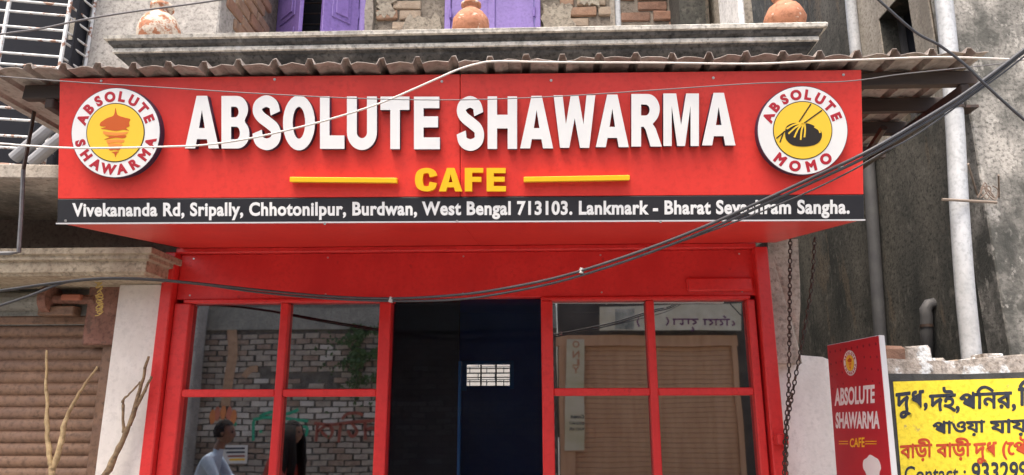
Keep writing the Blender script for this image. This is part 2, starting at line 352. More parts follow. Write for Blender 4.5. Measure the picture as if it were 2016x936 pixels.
MB().box(XPR+.01, XPR+.2, 4.6, 5.2, ZC, 6.6).build('side_wall', PLBR, cafe)
YB = 5.2
wl0, wl1 = onY(541, 30, YB).x, onY(722, 30, YB).x; wr0, wr1 = onY(876, 30, YB).x, onY(1064, 30, YB).x
bw = MB()
for a, b in ((XPL-.1, wl0), (wl1, wr0), (wr1, XPR+.2)): bw.box(a, b, YB, YB+.25, ZC-.1, 6.6)
bw.box(wl0, wl1, YB, YB+.25, 5.5, 6.6).box(wr0, wr1, YB, YB+.25, 5.5, 6.6).box(wl0, wl1, YB, YB+.25, ZC-.1, ZC+.1).box(wr0, wr1, YB, YB+.25, ZC-.1, ZC+.1)
rear = bw.build('rear_wall', MORT, cafe)
# single bricks: the exposed right stretch, the smeared left stretch and the left side wall
BH, BL = .078, .235
def brick_mesh(L_, D_, H_, k): return MB().box(-L_/2, L_/2, -D_/2, D_/2, -H_/2, H_/2).mesh('brick', BRK[k], bevel=.007, jitter=.004)
BM = [[brick_mesh(l, .06, BH, k) for k in range(4)] for l in (BL, .115, .175)]
BMs = [[brick_mesh(.06, .0, .0, 0)]]
def lay(x0, x1, z0, z1, y, parent, kinds, depth=.0, axis='x'):
    z = z0; row = 0
    while z < z1:
        x = x0-(.12 if row % 2 else 0)
        while x < x1:
            t = random.choice((0, 0, 0, 2, 1)) if axis == 'x' else 0
            L_ = (BL, .115, .175)[t]; a, b = max(x, x0), min(x+L_, x1)
            if b-a > L_*.96 and random.random() > .03:
                me = BM[t][random.choice(kinds)]
                o = bpy.data.objects.new('brick', me); col.objects.link(o)
                dd = random.uniform(-.008, .01)
                if axis == 'x': o.location = ((a+b)/2, y+dd, z+BH/2); o.rotation_euler = (0, random.uniform(-.015, .015), 0)
                else: o.location = (y+dd, (a+b)/2, z+BH/2); o.rotation_euler = (random.uniform(-.015, .015), 0, math.pi/2)
                o.parent = parent
            x += L_+random.uniform(.014, .024)
        z += BH+.017; row += 1
xs0 = onY(1222, 20, YB).x; xs1 = onY(1438, 20, YB).x
lay(xs0, xs1, 4.2, 5.25, YB+.008, rear, (0, 1, 2), 0)
lay(onY(1070, 20, YB).x, onY(1196, 20, YB).x+.04, 4.25, 5.2, YB+.006, rear, (3, 3, 1), 0)
lay(onY(742, 20, YB).x, onY(872, 20, YB).x, 4.25, 5.2, YB+.006, rear, (3, 3, 3, 1), 0)
lay(4.24, 5.0, 4.0, 5.2, XPL-.018, sw, (0, 1, 1), 0, 'y')
# smeared plaster patches that lie over the bricks, uneven sheets
def patch(x0, x1, z0, z1, y, M, name, parent, t=.02, rag=.03):
    pts = []
    n = 9
    for i in range(n): pts.append((x0+(x1-x0)*i/(n-1), z0+random.uniform(-rag, rag)))
    for i in range(1, n): pts.append((x1+random.uniform(-rag, rag), z0+(z1-z0)*i/n))
    for i in range(n): pts.append((x1-(x1-x0)*i/(n-1), z1+random.uniform(-rag, rag)))
    for i in range(1, n): pts.append((x0+random.uniform(-rag, rag), z1-(z1-z0)*i/n))
    return MB().slab([(x, y-t, z) for x, z in pts], (0, 1, 0), t-.002).build(name, M, parent)
for px0, px1, za, zb__ in ((1068, 1128, 4.2, 4.72), (745, 775, 4.66, 4.9), (1140, 1180, 4.72, 4.95)):
    patch(onY(px0, 20, YB).x, onY(px1, 20, YB).x, za, zb__, YB-.004, PLBR, 'plaster_patch', rear, .03, .03)
patch(onY(801, 20, YB).x, onY(866, 20, YB).x, 4.2, 4.64, YB-.004, PLBR, 'plaster_patch', rear, .034, .035)
patch(onY(723, 20, YB).x, onY(738, 20, YB).x, 4.2, 4.95, YB-.002, BEIGE, 'plaster_patch', rear, .05, .01)
MB().box(onY(1200, 20, YB).x, onY(1210, 20, YB).x, YB-.03, YB, 4.0, 6).build('plaster_edge', BEIGE, rear, bevel=.008, jitter=.004)
MB().box(onY(1210, 20, YB).x+.002, onY(1221, 20, YB).x, YB-.015, YB, 4.0, 6).build('plaster_edge', PVC, rear, bevel=.006, jitter=.003)
patch(4.16, 4.2, 4.0, 6, 0, PLAST, 'plaster_patch', sw) if False else None
# window with open purple shutters
z0w, z1w = ZC+.1, 5.5
win = MB().box(wl0, wl0+.055, YB-.05, YB+.12, z0w, z1w).box(wl1-.055, wl1, YB-.05, YB+.12, z0w, z1w).box(wl0+.055, wl1-.055, YB-.05, YB+.12, z1w-.07, z1w).build('window', PURP, cafe, bevel=.004)
MB().box(wl0+.05, wl1-.05, YB+.14, YB+.15, z0w, z1w).build('dark_backing', NAVY, win)  # near-black sheet: the darkness of the room behind, put into colour
for k in range(14): MB().tube([(wl0+.05, YB+.09, z0w+.06+k*.1), (wl1-.05, YB+.09, z0w+.06+k*.1)], .007, 6).build('bar', IRON, win)
def leaf(x0, y0, x1, y1, parent, z0, z1, fl=1, M=PURP):   # a panelled shutter leaf standing between two plan points
    d = Vector((x1-x0, y1-y0, 0)); L_ = d.length; u = d/L_; n = Vector((u.y, -u.x, 0))*fl
    T = Matrix((u, n, Vector((0, 0, 1)))).transposed().to_4x4(); T.translation = Vector((x0, y0, 0))
    mb = MB().box(0, L_, -.016, .016, z0, z1, T)
    a, b = .075, L_-.075
    for zz0, zz1 in ((z0+.1, z0+.62), (z0+.72, z1-.1)):
        mb.box(a, b, .016, .024, zz0, zz1, T); mb.box(a+.03, b-.03, .024, .034, zz0+.04, zz1-.04, T)
    return mb.build('shutter', M, parent, bevel=.005)
leaf(wl0+.06, YB-.055, onY(594, 25, YB-.33).x, YB-.33, win, z0w, z1w-.07)
leaf(onY(634, 25, YB-.30).x, YB-.30, wl1-.06, YB-.06, win, z0w, z1w-.07)
# window with closed purple shutters
win2 = MB().box(wr0, wr0+.05, YB-.03, YB+.12, z0w, z1w).box(wr1-.05, wr1, YB-.03, YB+.12, z0w, z1w).box(wr0+.05, wr1-.05, YB-.03, YB+.12, z1w-.07, z1w).build('window', PURP, cafe, bevel=.004)
mid = onY(968, 25, YB).x
MB().box(wr0+.052, mid-.002, YB-.012, YB+.03, z0w, z1w-.07).build('shutter', PURP, win2, bevel=.004)
MB().box(mid+.002, wr1-.052, YB-.012, YB+.03, z0w, z1w-.07).build('shutter', PURP, win2, bevel=.004)
MB().box(mid-.03, mid+.03, YB-.03, YB-.013, z0w, z1w-.07).build('cover_strip', PURP, win2, bevel=.004)
for zz in (4.4, 4.66, 5.2):
    for xx in (wr0+.05, wr1-.05): MB().tube([(xx, YB-.038, zz-.04), (xx, YB-.038, zz+.04)], .011, 8).build('hinge', PURP, win2)
    MB().tube([(wl1-.055, YB-.06, zz-.04), (wl1-.055, YB-.06, zz+.04)], .011, 8).build('hinge', PURP, win)
# the dark blue room behind the glass
rm = dict(x0=XL+.08, x1=XR-.2, y1=7.6)
MB().box(rm['x0']-.1, rm['x0'], 4.32, rm['y1'], 0, 2.7).build('interior_wall', ROOMB, cafe)
MB().box(rm['x1'], rm['x1']+.1, 4.32, rm['y1'], 0, 2.7).build('interior_wall', ROOMB, cafe)
MB().box(rm['x0'], rm['x1'], 4.32, rm['y1'], 2.55, 2.7).build('interior_ceiling', ROOMB, cafe)
MB().box(rm['x0'], rm['x1'], 4.32, rm['y1'], .004, .02).build('interior_floor', ROOMB, cafe)
b0, b1 = onY(917, 717, 7.6), onY(1006, 760, 7.6)
bwl = MB()
bwl.box(rm['x0'], b0.x, 7.6, 7.75, 0, 2.7).box(b1.x, rm['x1'], 7.6, 7.75, 0, 2.7).box(b0.x, b1.x, 7.6, 7.75, b0.z, 2.7).box(b0.x, b1.x, 7.6, 7.75, 0, b1.z)
bwl.build('interior_wall', ROOMB, cafe)
ppx = onY(903, 700, 5.7).x
MB().box(onY(740, 700, 5.7).x-.3, ppx, 5.7, 5.76, .02, 2.55).build('partition', mat('black_board', (.02, .021, .026), (.03, .031, .038), .6, 4), cafe)
MB().box(ppx+.001, ppx+.022, 5.69, 5.77, .02, onY(905, 712, 5.7).z).build('partition_edge', BLUEF, cafe)
vent = MB().box(b0.x-.045, b0.x+.012, 7.57, 7.62, b1.z-.05, b0.z+.03).box(b1.x-.012, b1.x+.03, 7.57, 7.62, b1.z-.03, b0.z+.03).box(b0.x+.012, b1.x-.012, 7.57, 7.62, b0.z-.005, b0.z+.03).build('rear_window', BLUEF, cafe)
for i in (1, 2): x = b0.x+(b1.x-b0.x)*i/3; MB().box(x-.008, x+.008, 7.63, 7.65, b1.z, b0.z).build('bar', IRON, vent)
for i in range(1, 5): z = b1.z+(b0.z-b1.z)*i/5; MB().box(b0.x, b1.x, 7.655, 7.665, z-.005, z+.005).build('bar', IRON, vent)
yard = MB()
z = 0
for r_ in range(30):
    x = -3-(.12 if r_ % 2 else 0)
    while x < 1.6: yard.box(x, min(x+.23, 1.7), 10.4, 10.5, z, z+.075); x += .245
    z += .09
tag(yard.build('yard_wall', OUTBR), 'pale brick wall seen through the small barred rear window', 'wall')

MB().box(c1-.2, c1+.02, 4.85, 10.6, 0, 6.6).build('alley_wall', MOSS, cafe)  # unseen side of the building, added to darken the alley
MB().box(-2.95, c1+.02, 4.3, 5.7, 6.602, 6.75).build('roof_slab', PLAST, cafe)  # unseen roof, added with the alley wall to cut the skylight
# ================================================================== RED SHOPFRONT
front = thing('shopfront', 'red painted cafe front with gridded glass windows beside a dark doorway', 'shopfront', ((XL+XR)/2, FY, 0))
def xs(px, py=690): return onY(px, py, FY).x
def zs(py, px=1000): return onY(px, py, FY).z
zt, zr0, zr1 = zs(593), zs(765), zs(780)
dz = zt-zr0
z2 = zr1-dz; zr2 = z2-(zr0-zr1)
zsoff = zs(494)
def bar(n, x0, x1, z0, z1, y0=FY, y1=FY+.1, M=REDP, bv=.006): return MB().box(x0, x1, y0, y1, z0, z1).build(n, M, front, bevel=bv)
bar('fascia_panel', xs(350, 550), xs(1487, 550), zt+.025, zsoff-.004, FY+.012, FY+.09, bv=.003)
bar('top_rail', xs(356, 640), xs(770), zt, zt+.024, FY-.004); bar('top_rail', xs(1066), xs(1482, 640), zt, zt+.024, FY-.004)
bar('cornice_rail', xs(350, 500), xs(1487, 500), zsoff-.003, zsoff+.03, FY-.03, FY+.05)
bar('post', xs(334), xs(366), .05, zt-.001, FY-.006); bar('post', xs(302, 760), xs(333), .02, zsoff, FY-.05, FY+.12)
bar('post', xs(744), xs(767), .05, zt-.001, FY-.008); bar('post', xs(1066), xs(1089), .05, zt-.001, FY-.008)
bar('post', xs(1478), xs(1494), .05, zt-.001, FY-.006); bar('post', xs(1498), xs(1524), .02, zsoff, FY-.05, FY+.12)
for (a, b, c, d) in ((366, 546, 562, 744), (1089, 1276, 1292, 1478)):
    for zz0, zz1 in ((.06, .5), (zr2-.0, z2)): pass
    bar('mullion', xs(b), xs(c), .5, zt-.001, FY-.002)
    for (p, q) in ((a, b), (c, d)):
        bar('rail', xs(p), xs(q), zr1, zr0, FY+.0); bar('rail', xs(p), xs(q), zr2, z2, FY+.0)
        for (za, zb) in ((zr0, zt), (z2, zr1), (.56, zr2)):
            MB().box(xs(p), xs(q), FY+.045, FY+.05, za, zb).build('glass_pane', PANE, front)
    bar('kick_panel', xs(a), xs(d), .05, .5, FY+.01, FY+.08)
for k in range(13):
    x = xs(350, 550)+.08+(xs(1487, 550)-xs(350, 550)-.16)*k/12
    for zz in (zt+.05, zsoff-.03): MB().tube([(x, FY+.010, zz), (x, FY+.0135, zz)], .006, 8).build('screw', REDP if k % 3 else SCREW, front)
bar('lintel_patch', xs(1352, 560), xs(1482, 560), zs(574, 1400), zs(547, 1400), FY-.012, FY+.02, bv=.01)
MB().box(xs(767), xs(1066), FY+.07, FY+.076, .05, zt+.02).build('door_pane', PANED, front)
bar('chain_clamp', onY(1528, 868, FY-.1).x, onY(1549, 868, FY-.1).x, onY(1540, 876, FY-.1).z, onY(1540, 855, FY-.1).z, FY-.13, FY-.05, bv=.004)

# ================================================================== SIGN
SYb, SYt = 3.04, 2.90
sb = onY(907, 437, SYb)
pl0 = onY(112, 440, SYb); pr0 = onY(1702, 433, SYb)
zb = (pl0.z+pr0.z)/2; ztop = (onY(118, 150, SYt).z+onY(1699, 141, SYt).z)/2
X0, X1 = pl0.x, pr0.x
tl, tr = onY(118, 150, SYt), onY(1699, 141, SYt)
su = (pr0-pl0).normalized(); vv = ((tl+tr)/2-(pl0+pr0)/2); vv -= su*vv.dot(su)
SP = Plane(pl0, su, vv)
H = vv.length; W = (pr0-pl0).length
sign = thing('shop_sign', 'long red box sign with white raised words and round logos over the cafe front', 'sign', ((X0+X1)/2, SYb, zb))
seam = SP.px(906, 300)[0]; hs = SP.px(907, 388)[1]
MB().slab([SP.at(0, 0, -.03), SP.at(W, 0, -.03), SP.at(W, H, -.03), SP.at(0, H, -.03)], SP.n, -.05).build('frame', EDGE, sign)
for a, b in ((.002, seam-.0012), (seam+.0012, W-.002)):
    MB().slab([SP.at(a, hs+.001, -.028), SP.at(b, hs+.001, -.028), SP.at(b, H-.002, -.028), SP.at(a, H-.002, -.028)], SP.n, .028).build('face_panel', RED, sign, bevel=.002)
strip = MB().slab([SP.at(.002, .003, -.028), SP.at(W-.002, .003, -.028), SP.at(W-.002, hs-.001, -.028), SP.at(.002, hs-.001, -.028)], SP.n, .03).build('address_strip', BLACK, sign, bevel=.002)
MB().slab([SP.at(-.002, -.004, -.03), SP.at(W+.002, -.004, -.03), SP.at(W+.002, .002, -.03), SP.at(-.002, .002, -.03)], SP.n, .034).build('bottom_trim', EDGE, sign)
def zof(x): return pl0.z+(pr0.z-pl0.z)*(x-X0)/(X1-X0)
for a, b in ((X0+.004, X0+seam-.001), (X0+seam+.001, X1-.004)):   # the sloping underside, two sheets
    MB().slab([(a, SYb+.03, zof(a)+.006), (b, SYb+.03, zof(b)+.006), (b, FY-.03, zsoff+.028), (a, FY-.03, zsoff+.028)], (0, 0, 1), .012).build('soffit', RED, sign)
MB().slab([(X0+.012, SYb+.04, zb+.02), (X0+.012, FY, zsoff+.04), (X0+.012, FY, ztop-.05), (X0+.012, SYt+.06, ztop-.02)], (1, 0, 0), .012).build('side_panel', RED, sign)
MB().slab([(X1-.024, SYb+.04, zb+.02), (X1-.024, FY, zsoff+.04), (X1-.024, FY, ztop-.05), (X1-.024, SYt+.06, ztop-.02)], (1, 0, 0), .012).build('side_panel', RED, sign)
boxes = [('A', 364, 431), ('B', 436, 491), ('S', 497, 553), ('O', 557, 620), ('L', 630, 678), ('U', 683, 742), ('T', 749, 806), ('E', 815, 866),
         ('S', 899, 953), ('H', 960, 1018), ('A', 1024, 1089), ('W', 1090, 1172), ('A', 1173, 1238), ('R', 1243, 1303), ('M', 1306, 1376), ('A', 1382, 1448)]
for ch, a, b in boxes:
    t_ = (a-364)/1084; top = 189+2*min(t_*2, 1)-9*max(0, t_-.5)*2; bot = top+103.5
    if ch in 'SO': top -= 1.5; bot += 3
    if ch == 'U': bot += 2
    letter(SP, ch, (a, top, b, bot), .0, .032, WHITE, LSIDE, sign)
for ch, a, b in (('C', 817, 860), ('A', 864, 910), ('F', 915, 951), ('E', 958, 996)): letter(SP, ch, (a, 331, b, 377), .0, .026, YEL, YEL, sign)
for a, b, ya, yb in ((570, 781, 353.5, 355.5), (1031, 1240, 353.5, 350)):
    P = [SP.px(a, ya+5, .035), SP.px(b, yb+5, .035), SP.px(b, yb-5, .035), SP.px(a, ya-5, .035)]
    MB().slab([SP.at(x, y, .0) for x, y in P], SP.n, .035).build('bar', YEL, sign, bevel=.002)
me = text_mesh('Vivekananda Rd, Sripally, Chhotonilpur, Burdwan, West Bengal 713103. Lankmark - Bharat Sevashram Sangha.', .036, .01, 1.07)
SP.fitpx(me, (142,), (400, 393), (1673,), (435, 430), .0022, .0032); put('address_text', me, WHITE, strip)
for px_, py_ in ((541, 157), (870, 161), (1085, 159), (1404, 154), (200, 160), (1660, 148), (130, 435), (640, 441), (1300, 437), (900, 436)):
    a, b = SP.px(px_, py_); disc(SP, a, b, .006, .0, .004, 10).build('screw', SCREW, sign)
def arc_words(pl, word, ca, cb, rad, a0, a1, h, flip, M, parent, d, sq=1.0, bold=.06):
    for i, chh in enumerate(word):
        ang = R(a0+(a1-a0)*i/(len(word)-1)); me = text_mesh(chh, bold, .01); x0, x1, y0, y1, _, _ = bounds(me)
        for v in me.vertices: v.co.x -= (x0+x1)/2; v.co.y -= .36
        rot = ang-math.pi/2 if not flip else ang+math.pi/2
        pl.place(me, ca+rad*math.cos(ang), cb+rad*math.sin(ang), d, h/.74, rot)
        me.transform(Matrix.Identity(4)); put('logo_letter', me, M, parent)
KEB = [  # the rolled meat cone: (colour, polygon) in units of the yellow disc, centre at 0
 (0, [(-.52, .36), (-.30, .50), (-.06, .60), (0, .86), (.07, .62), (.32, .52), (.52, .46), (.48, .34), (.50, .22), (.38, .16), (.48, .06), (.30, .10), (.0, .06), (-.35, .12), (-.5, .14), (-.32, .2), (-.54, .24)]),
 (1, [(-.42, .06), (-.2, .02), (.15, .0), (.44, .02), (.36, -.06), (.1, -.1), (-.38, -.06)]),
 (0, [(-.36, -.1), (0, -.12), (.38, -.1), (.30, -.2), (0, -.18), (-.38, -.24), (-.2, -.16)]),
 (1, [(-.30, -.26), (0, -.24), (.32, -.26), (.24, -.36), (.0, -.34), (-.26, -.38)]),
 (1, [(-.24, -.4), (0, -.38), (.26, -.42), (.18, -.5), (-.2, -.48)]),
 (0, [(-.22, -.54), (0, -.52), (.2, -.54), (.12, -.62), (0, -.6), (-.18, -.62)]),
 (0, [(-.12, -.68), (.12, -.66), (.06, -.74), (.02, -.86), (-.02, -.74)])]
def roundel(pl, ca, cb, r, parent, kind, d, thick, seg=64):
    rim = disc(pl, ca, cb, r, d, d+thick, seg).build('logo_disc', LSIDE, parent)
    disc(pl, ca, cb, r*.985, d+thick, d+thick+.002*r/.2, seg).build('logo_face', WHITE, rim)
    e = d+thick+.0021*r/.2; s_ = r/.2
    disc(pl, ca, cb, r*.655, e, e+.001*s_, seg).build('logo_ring', DARK, rim)
    disc(pl, ca, cb, r*.635, e+.001*s_, e+.002*s_, seg).build('logo_centre', LOGOY, rim)
    e2 = e+.0021*s_
    arc_words(pl, 'ABSOLUTE', ca, cb, r*.81, 158, 22, r*.215, False, LRED, rim, e)
    q = r*.635
    if kind == 'kebab':
        arc_words(pl, 'SHAWARMA', ca, cb, r*.81, 196, 344, r*.215, True, LRED, rim, e)
        for c, pg in KEB:
            P = cr([(x, y, 0) for x, y in pg+pg[:1]], 4)[:-1]
            MB().slab([pl.at(ca+p.x*q*1.0, cb+p.y*q, e2) for p in P], pl.n, .001*s_).build('kebab_slice', (KEB1, KEB2)[c], rim)
    else:
        arc_words(pl, 'MOMO', ca, cb, r*.81, 232, 308, r*.225, True, LRED, rim, e)
        body = [(-.62, -.05), (-.55, .15), (-.30, .26), (.0, .22), (.18, .24), (.45, .12), (.65, -.08), (.62, -.34), (.40, -.52), (0, -.58), (-.36, -.52), (-.58, -.32)]
        P = cr([(x, y, 0) for x, y in body+body[:1]], 5)[:-1]
        MB().slab([pl.at(ca+p.x*q, cb+p.y*q, e2) for p in P], pl.n, .001*s_).build('dumpling', DARK, rim)
        for ln in ([(.02, .24), (-.25, .1), (-.5, -.12)], [(.03, .24), (-.15, .06), (-.3, -.25)], [(.05, .24), (-.04, .0), (-.08, -.34)], [(.06, .24), (.08, .02), (.05, -.25)], [(.0, .25), (-.3, .2), (-.56, .05)], [(.4, .12), (.55, .02), (.6, -.1)]):
            O = stroke(ln, .028); MB().slab([pl.at(ca+x*q, cb+y*q, e2+.0011*s_) for x, y in O], pl.n, .0006*s_).build('fold_line', LOGOY, rim)
        for ln in ([(-.12, .3), (.3, .93)], [(.05, .25), (.68, .7)], [(-.92, -.28), (-.62, -.03)], [(-.8, -.42), (-.66, -.05)]):
            O = stroke(ln, .022); MB().slab([pl.at(ca+x*q, cb+y*q, e2) for x, y in O], pl.n, .001*s_).build('chopstick', DARK, rim)
for px_, py_, rr, kind in ((227.5, 261.5, 88, 'kebab'), (1580, 257, 89.5, 'momo')):
    a, b = SP.px(px_, py_, .038); a2 = SP.px(px_+rr, py_, .038)[0]
    roundel(SP, a, b, a2-a, sign, kind, .0, .036)

# ================================================================== CANOPY
canopy = thing('canopy', 'brown corrugated sheet awning on dark timber purlins above the red sign', 'awning', ((X0+X1)/2, FY, 3.0))
zf = ztop+.012; CX0, CX1 = onY(-14, 135, 2.83).x, onY(1972, 125, 2.83).x; pitch = .1585
def roof_z(y): return zf+.02*(y-2.83)/1.4
ncol = int((CX1-CX0)/pitch)
ribx = onY(1036, 130, 2.83).x; start = ribx-pitch*math.ceil((ribx-CX0)/pitch)
ncol = math.ceil((CX1-start)/pitch); nsheet = 4; per = ncol//nsheet+1
for s_ in range(nsheet):
    mb = MB(); pts = []
    for i in range(s_*per, min((s_+1)*per, ncol)+0):
        x = start+i*pitch; sag = random.uniform(-.006, .006)
        for k, (dx, dz_) in enumerate(((-.079, .010), (-.05, .007), (-.022, .0), (-.010, .028), (.009, .029), (.021, .0), (.05, .006))): pts.append((x+dx, dz_+sag*(1 if k not in (3, 4) else .3)))
    pts.append((pts[-1][0]+.03, .012))
    ys = [2.825+random.uniform(-.006, .006), 3.1, 3.5, 3.9, 4.25]
    n = len(pts)
    jit = [random.uniform(-.006, .006) for _ in pts]
    for t_ in (0, .003):
        for j, y in enumerate(ys):
            for i, (x, z) in enumerate(pts): mb.v.append(Vector((x+random.uniform(-.002, .002), y+(jit[i] if j == 0 else 0), roof_z(y)+z+t_+s_*.003-.012*(x+2)/4+.004)))
    for j in range(len(ys)-1):
        for i in range(n-1):
            a = j*n+i; mb.f.append([a, a+1, a+n+1, a+n]); b = a+n*len(ys); mb.f.append([b, b+n, b+n+1, b+1])
    for i in range(n-1): b = n*len(ys); mb.f.append([i, i+b, i+1+b, i+1])
    mb.build('roof_sheet', SHEET, canopy)
px_r = onY(1939, 140, 2.98).x-.02
for i, y in enumerate((2.985, 3.28, 3.58, 3.95)):
    MB().box(CX0+.05, px_r-.0+random.uniform(-.04, .03), y-.022, y+.022, roof_z(y)-.072, roof_z(y)-.003).build('purlin', WOOD, canopy, bevel=.005, jitter=.003)
for x in (px_r-.09, X0-.07):
    MB().slab([(x-.02, 2.96, roof_z(2.96)-.12), (x-.02, 4.2, roof_z(4.2)-.12), (x-.02, 4.2, roof_z(4.2)-.074), (x-.02, 2.96, roof_z(2.96)-.074)], (1, 0, 0), .04).build('rafter', WOOD, canopy, bevel=.004)
for x in (X1+.30,):
    MB().tube([(x, 4.2, 2.62), (x, 3.35, roof_z(3.3)-.12)], .018, 6).build('brace', IRON, canopy)

# ================================================================== CLAY POTS
for px_, py_, rr, lab in ((314, 60, 43, 'flaking white and terracotta clay pot against the plaster pier on the cornice'),
                          (927, 51, 39, 'terracotta clay pot in front of the closed purple shutters'),
                          (1545, 39, 41, 'terracotta clay pot beside the white pier at the cornice end')):
    b = onZ(px_, py_-2, ZC+.004); r_ = rr/F*(b-EYE).dot(fw)
    mb = MB(); pf = [(.55, 0), (.8, .1), (.97, .38), (1.0, .62), (.93, .88), (.75, 1.12), (.5, 1.3), (.40, 1.42), (.40, 1.52), (.52, 1.62), (.55, 1.68), (.48, 1.7), (.36, 1.6), (.34, 1.45)]
    y0 = 3.76+r_+.02
    pf = [(p*random.uniform(.96, 1.05), z*random.uniform(.97, 1.04)) for p, z in pf]
    b = Vector((onY(px_, py_, y0).x, y0, ZC))
    o = mb.lathe([(p*r_, z*r_*1.25) for p, z in pf], (0, 0, 0), 36).build('clay_pot', TERRAW if px_ < 500 else TERRA, None, True, jitter=.0015)
    o.location = b; tag(o, lab, 'pot', 'clay pots on the cornice')

# ================================================================== LEFT NEIGHBOUR
XN = onY(318, 600, FY).x
nb = thing('neighbour_building', 'brown neighbour building with sandstone beam and barred window left of the cafe', 'building', (XN-1.5, FY, 0))
ba, bb = onY(290, 487, 3.86), onY(290, 540, 3.86)
zt_, zb_ = ba.z, bb.z
hb = zt_-zb_
prof = [(.0, zb_), (.28, zb_+.004), (.29, zb_+hb*.12), (.30, zb_+hb*.14), (.30, zb_+hb*.55), (.325, zb_+hb*.58), (.325, zb_+hb*.74), (.345, zb_+hb*.77), (.345, zt_), (.0, zt_)]
MB().sweep_u(prof, -6, ba.x-.345+.03, 4.2, 4.5).build('beam', STONE, nb, bevel=.003)
MB().box(onY(222, 700, FY).x, onY(329, 600, FY).x-.002, FY-.03, FY+.4, 0, zb_+.003).build('pilaster', WHITEW, nb, bevel=.01)
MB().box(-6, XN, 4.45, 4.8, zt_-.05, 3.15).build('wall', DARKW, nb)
MB().box(-6, XPL-.9, 4.5, 4.8, 3.15, 6.6).build('wall', PLAST, nb)
MB().box(-6, onY(240, 560, FY).x, FY+.14, FY+.3, onY(100, 640, FY+.14).z, zb_).build('wall', GREYB, nb)
lz = onY(60, 338, 3.55).z
MB().slab([(-6, 3.35, lz+.06), (onY(118, 340, 3.62).x+.1, 3.62, lz+.06), (onY(118, 340, 3.62).x+.1, 4.45, lz+.06), (-6, 4.45, lz+.06)], (0, 0, -1), .08).build('ledge', BEIGE, nb, bevel=.006)
# barred window box, turned a little to the street
ga = onY(136, 20, 3.95); gdir = Vector((-math.cos(R(12)), -math.sin(R(12)), 0))
gz0 = lz+.07; gz1 = 5.4
def gp(t_, z, off=0): return Vector((ga.x, ga.y, 0))+gdir*t_+Vector((0, off, z))
grille = MB().box(0, 1.9, -.02, .0, gz0, gz1).box(-.03, -.02, -.22, .0, gz0, gz1).build('window', NAVY, nb)  # near-black sheets paint in the dark inside behind the bars
GT = Matrix((gdir, Vector((gdir.y, -gdir.x, 0)), Vector((0, 0, 1)))).transposed().to_4x4(); GT.translation = Vector((ga.x-.05, ga.y+.26, 0))
bpy.data.objects[grille.name].data.transform(GT)
for t_ in (0, .345, .72, 1.1, 1.5): MB().tube([gp(t_, gz0-.02), gp(t_, gz1)], .012, 8).build('bar', GRILL, grille)
MB().tube([(ga.x+.02, ga.y+.20, gz0), (ga.x+.02, ga.y+.20, gz1)], .011, 8).build('bar', GRILL, grille)
z = gz0+.03; k = 0
while z < gz1:
    MB().tube([gp(-.005, z), gp(1.8, z)], .0085, 8).build('bar', GRILL, grille)
    MB().tube([gp(0, z), (ga.x+.02, ga.y+.20, z)], .0075, 8).build('bar', GRILL, grille)
    z += (.075, .105)[k % 2]; k += 1
MB().box(-2.6, 0, 0, .05, 0, .16).build('shelf', BEIGE, nb).matrix_world  # a plank behind the bars
sh = [o for o in nb.children if o.name.startswith('shelf')][0]; sh.data.transform(Matrix.Translation((ga.x-.05, ga.y+.22, onY(60, 50, ga.y+.2).z-.1)))
# roller shutter
shut = thing('roller_shutter', 'rusty brown roller shutter under the sandstone beam', 'shutter', (onY(60, 700, 4.36).x, 4.36, 0))
SX1 = onY(212, 720, 4.36).x; zt_s = onY(60, 640, 4.34).z; z = zt_s; sm = None
while z > .03:
    mb = MB(); ps = [(4.362, -.012), (4.352, .0), (4.342, .008), (4.337, .022), (4.338, .045), (4.346, .058), (4.36, .0685)]
    oy, tl_ = random.uniform(-.003, .003), random.uniform(-.002, .002)
    for (y, dz_) in ps: mb.v += [Vector((SX1-2.6, y+oy, z-.07+dz_+tl_)), Vector((SX1+.0, y+oy, z-.07+dz_))]
    for i in range(len(ps)-1): mb.f.append([2*i, 2*i+1, 2*i+3, 2*i+2])
    mb.build('slat', RUST, shut, True); z -= .0705
MB().box(SX1-2.6, SX1+.02, 4.33, 4.37, zt_s+.002, zt_s+.055).build('top_slat', RUST, shut, bevel=.01)
MB().box(SX1-.012, SX1+.055, 4.30, 4.42, 0, zt_s-.045).build('guide_rail', RUST, shut, bevel=.006)
MB().box(SX1-.02, SX1+.06, 4.28, 4.40, zt_s-.035, zt_s+.02).build('bracket', RUST, shut, bevel=.008)
a = onY(184, 535, 4.28); b = onY(238, 640, 4.28)
MB().box(a.x, onY(240, 590, 4.28).x, 4.26, 4.30, b.z-.12, a.z+.01).build('end_plate', RUST2, shut, bevel=.006, jitter=.004)
c = onY(97, 590, 4.26)
mb = MB(); mb.tube([c+Vector((-.02, 0, 0)), c+Vector((.03, 0, 0))], .085, 20).tube([c+Vector((.03, 0, 0)), c+Vector((.28, .02, .0))], .03, 10).build('roller', RUST2, shut)
MB().tube([c+Vector((-1.6, .06, 0)), c+Vector((-.03, .06, 0))], .06, 12).build('shaft', GREYB, shut)
a = onY(76, 622, 4.26); b = onY(150, 603, 4.26)
MB().box(a.x, b.x, 4.24, 4.32, a.z, b.z).build('bearing_block', RUST, shut, bevel=.006)
a = onY(122, 592, 4.24); b = onY(162, 580, 4.24); MB().box(a.x, b.x, 4.22, 4.3, a.z, b.z).build('bolt_plate', mat('red_rust', (.42, .15, .09), rough=.6), shut, bevel=.006)
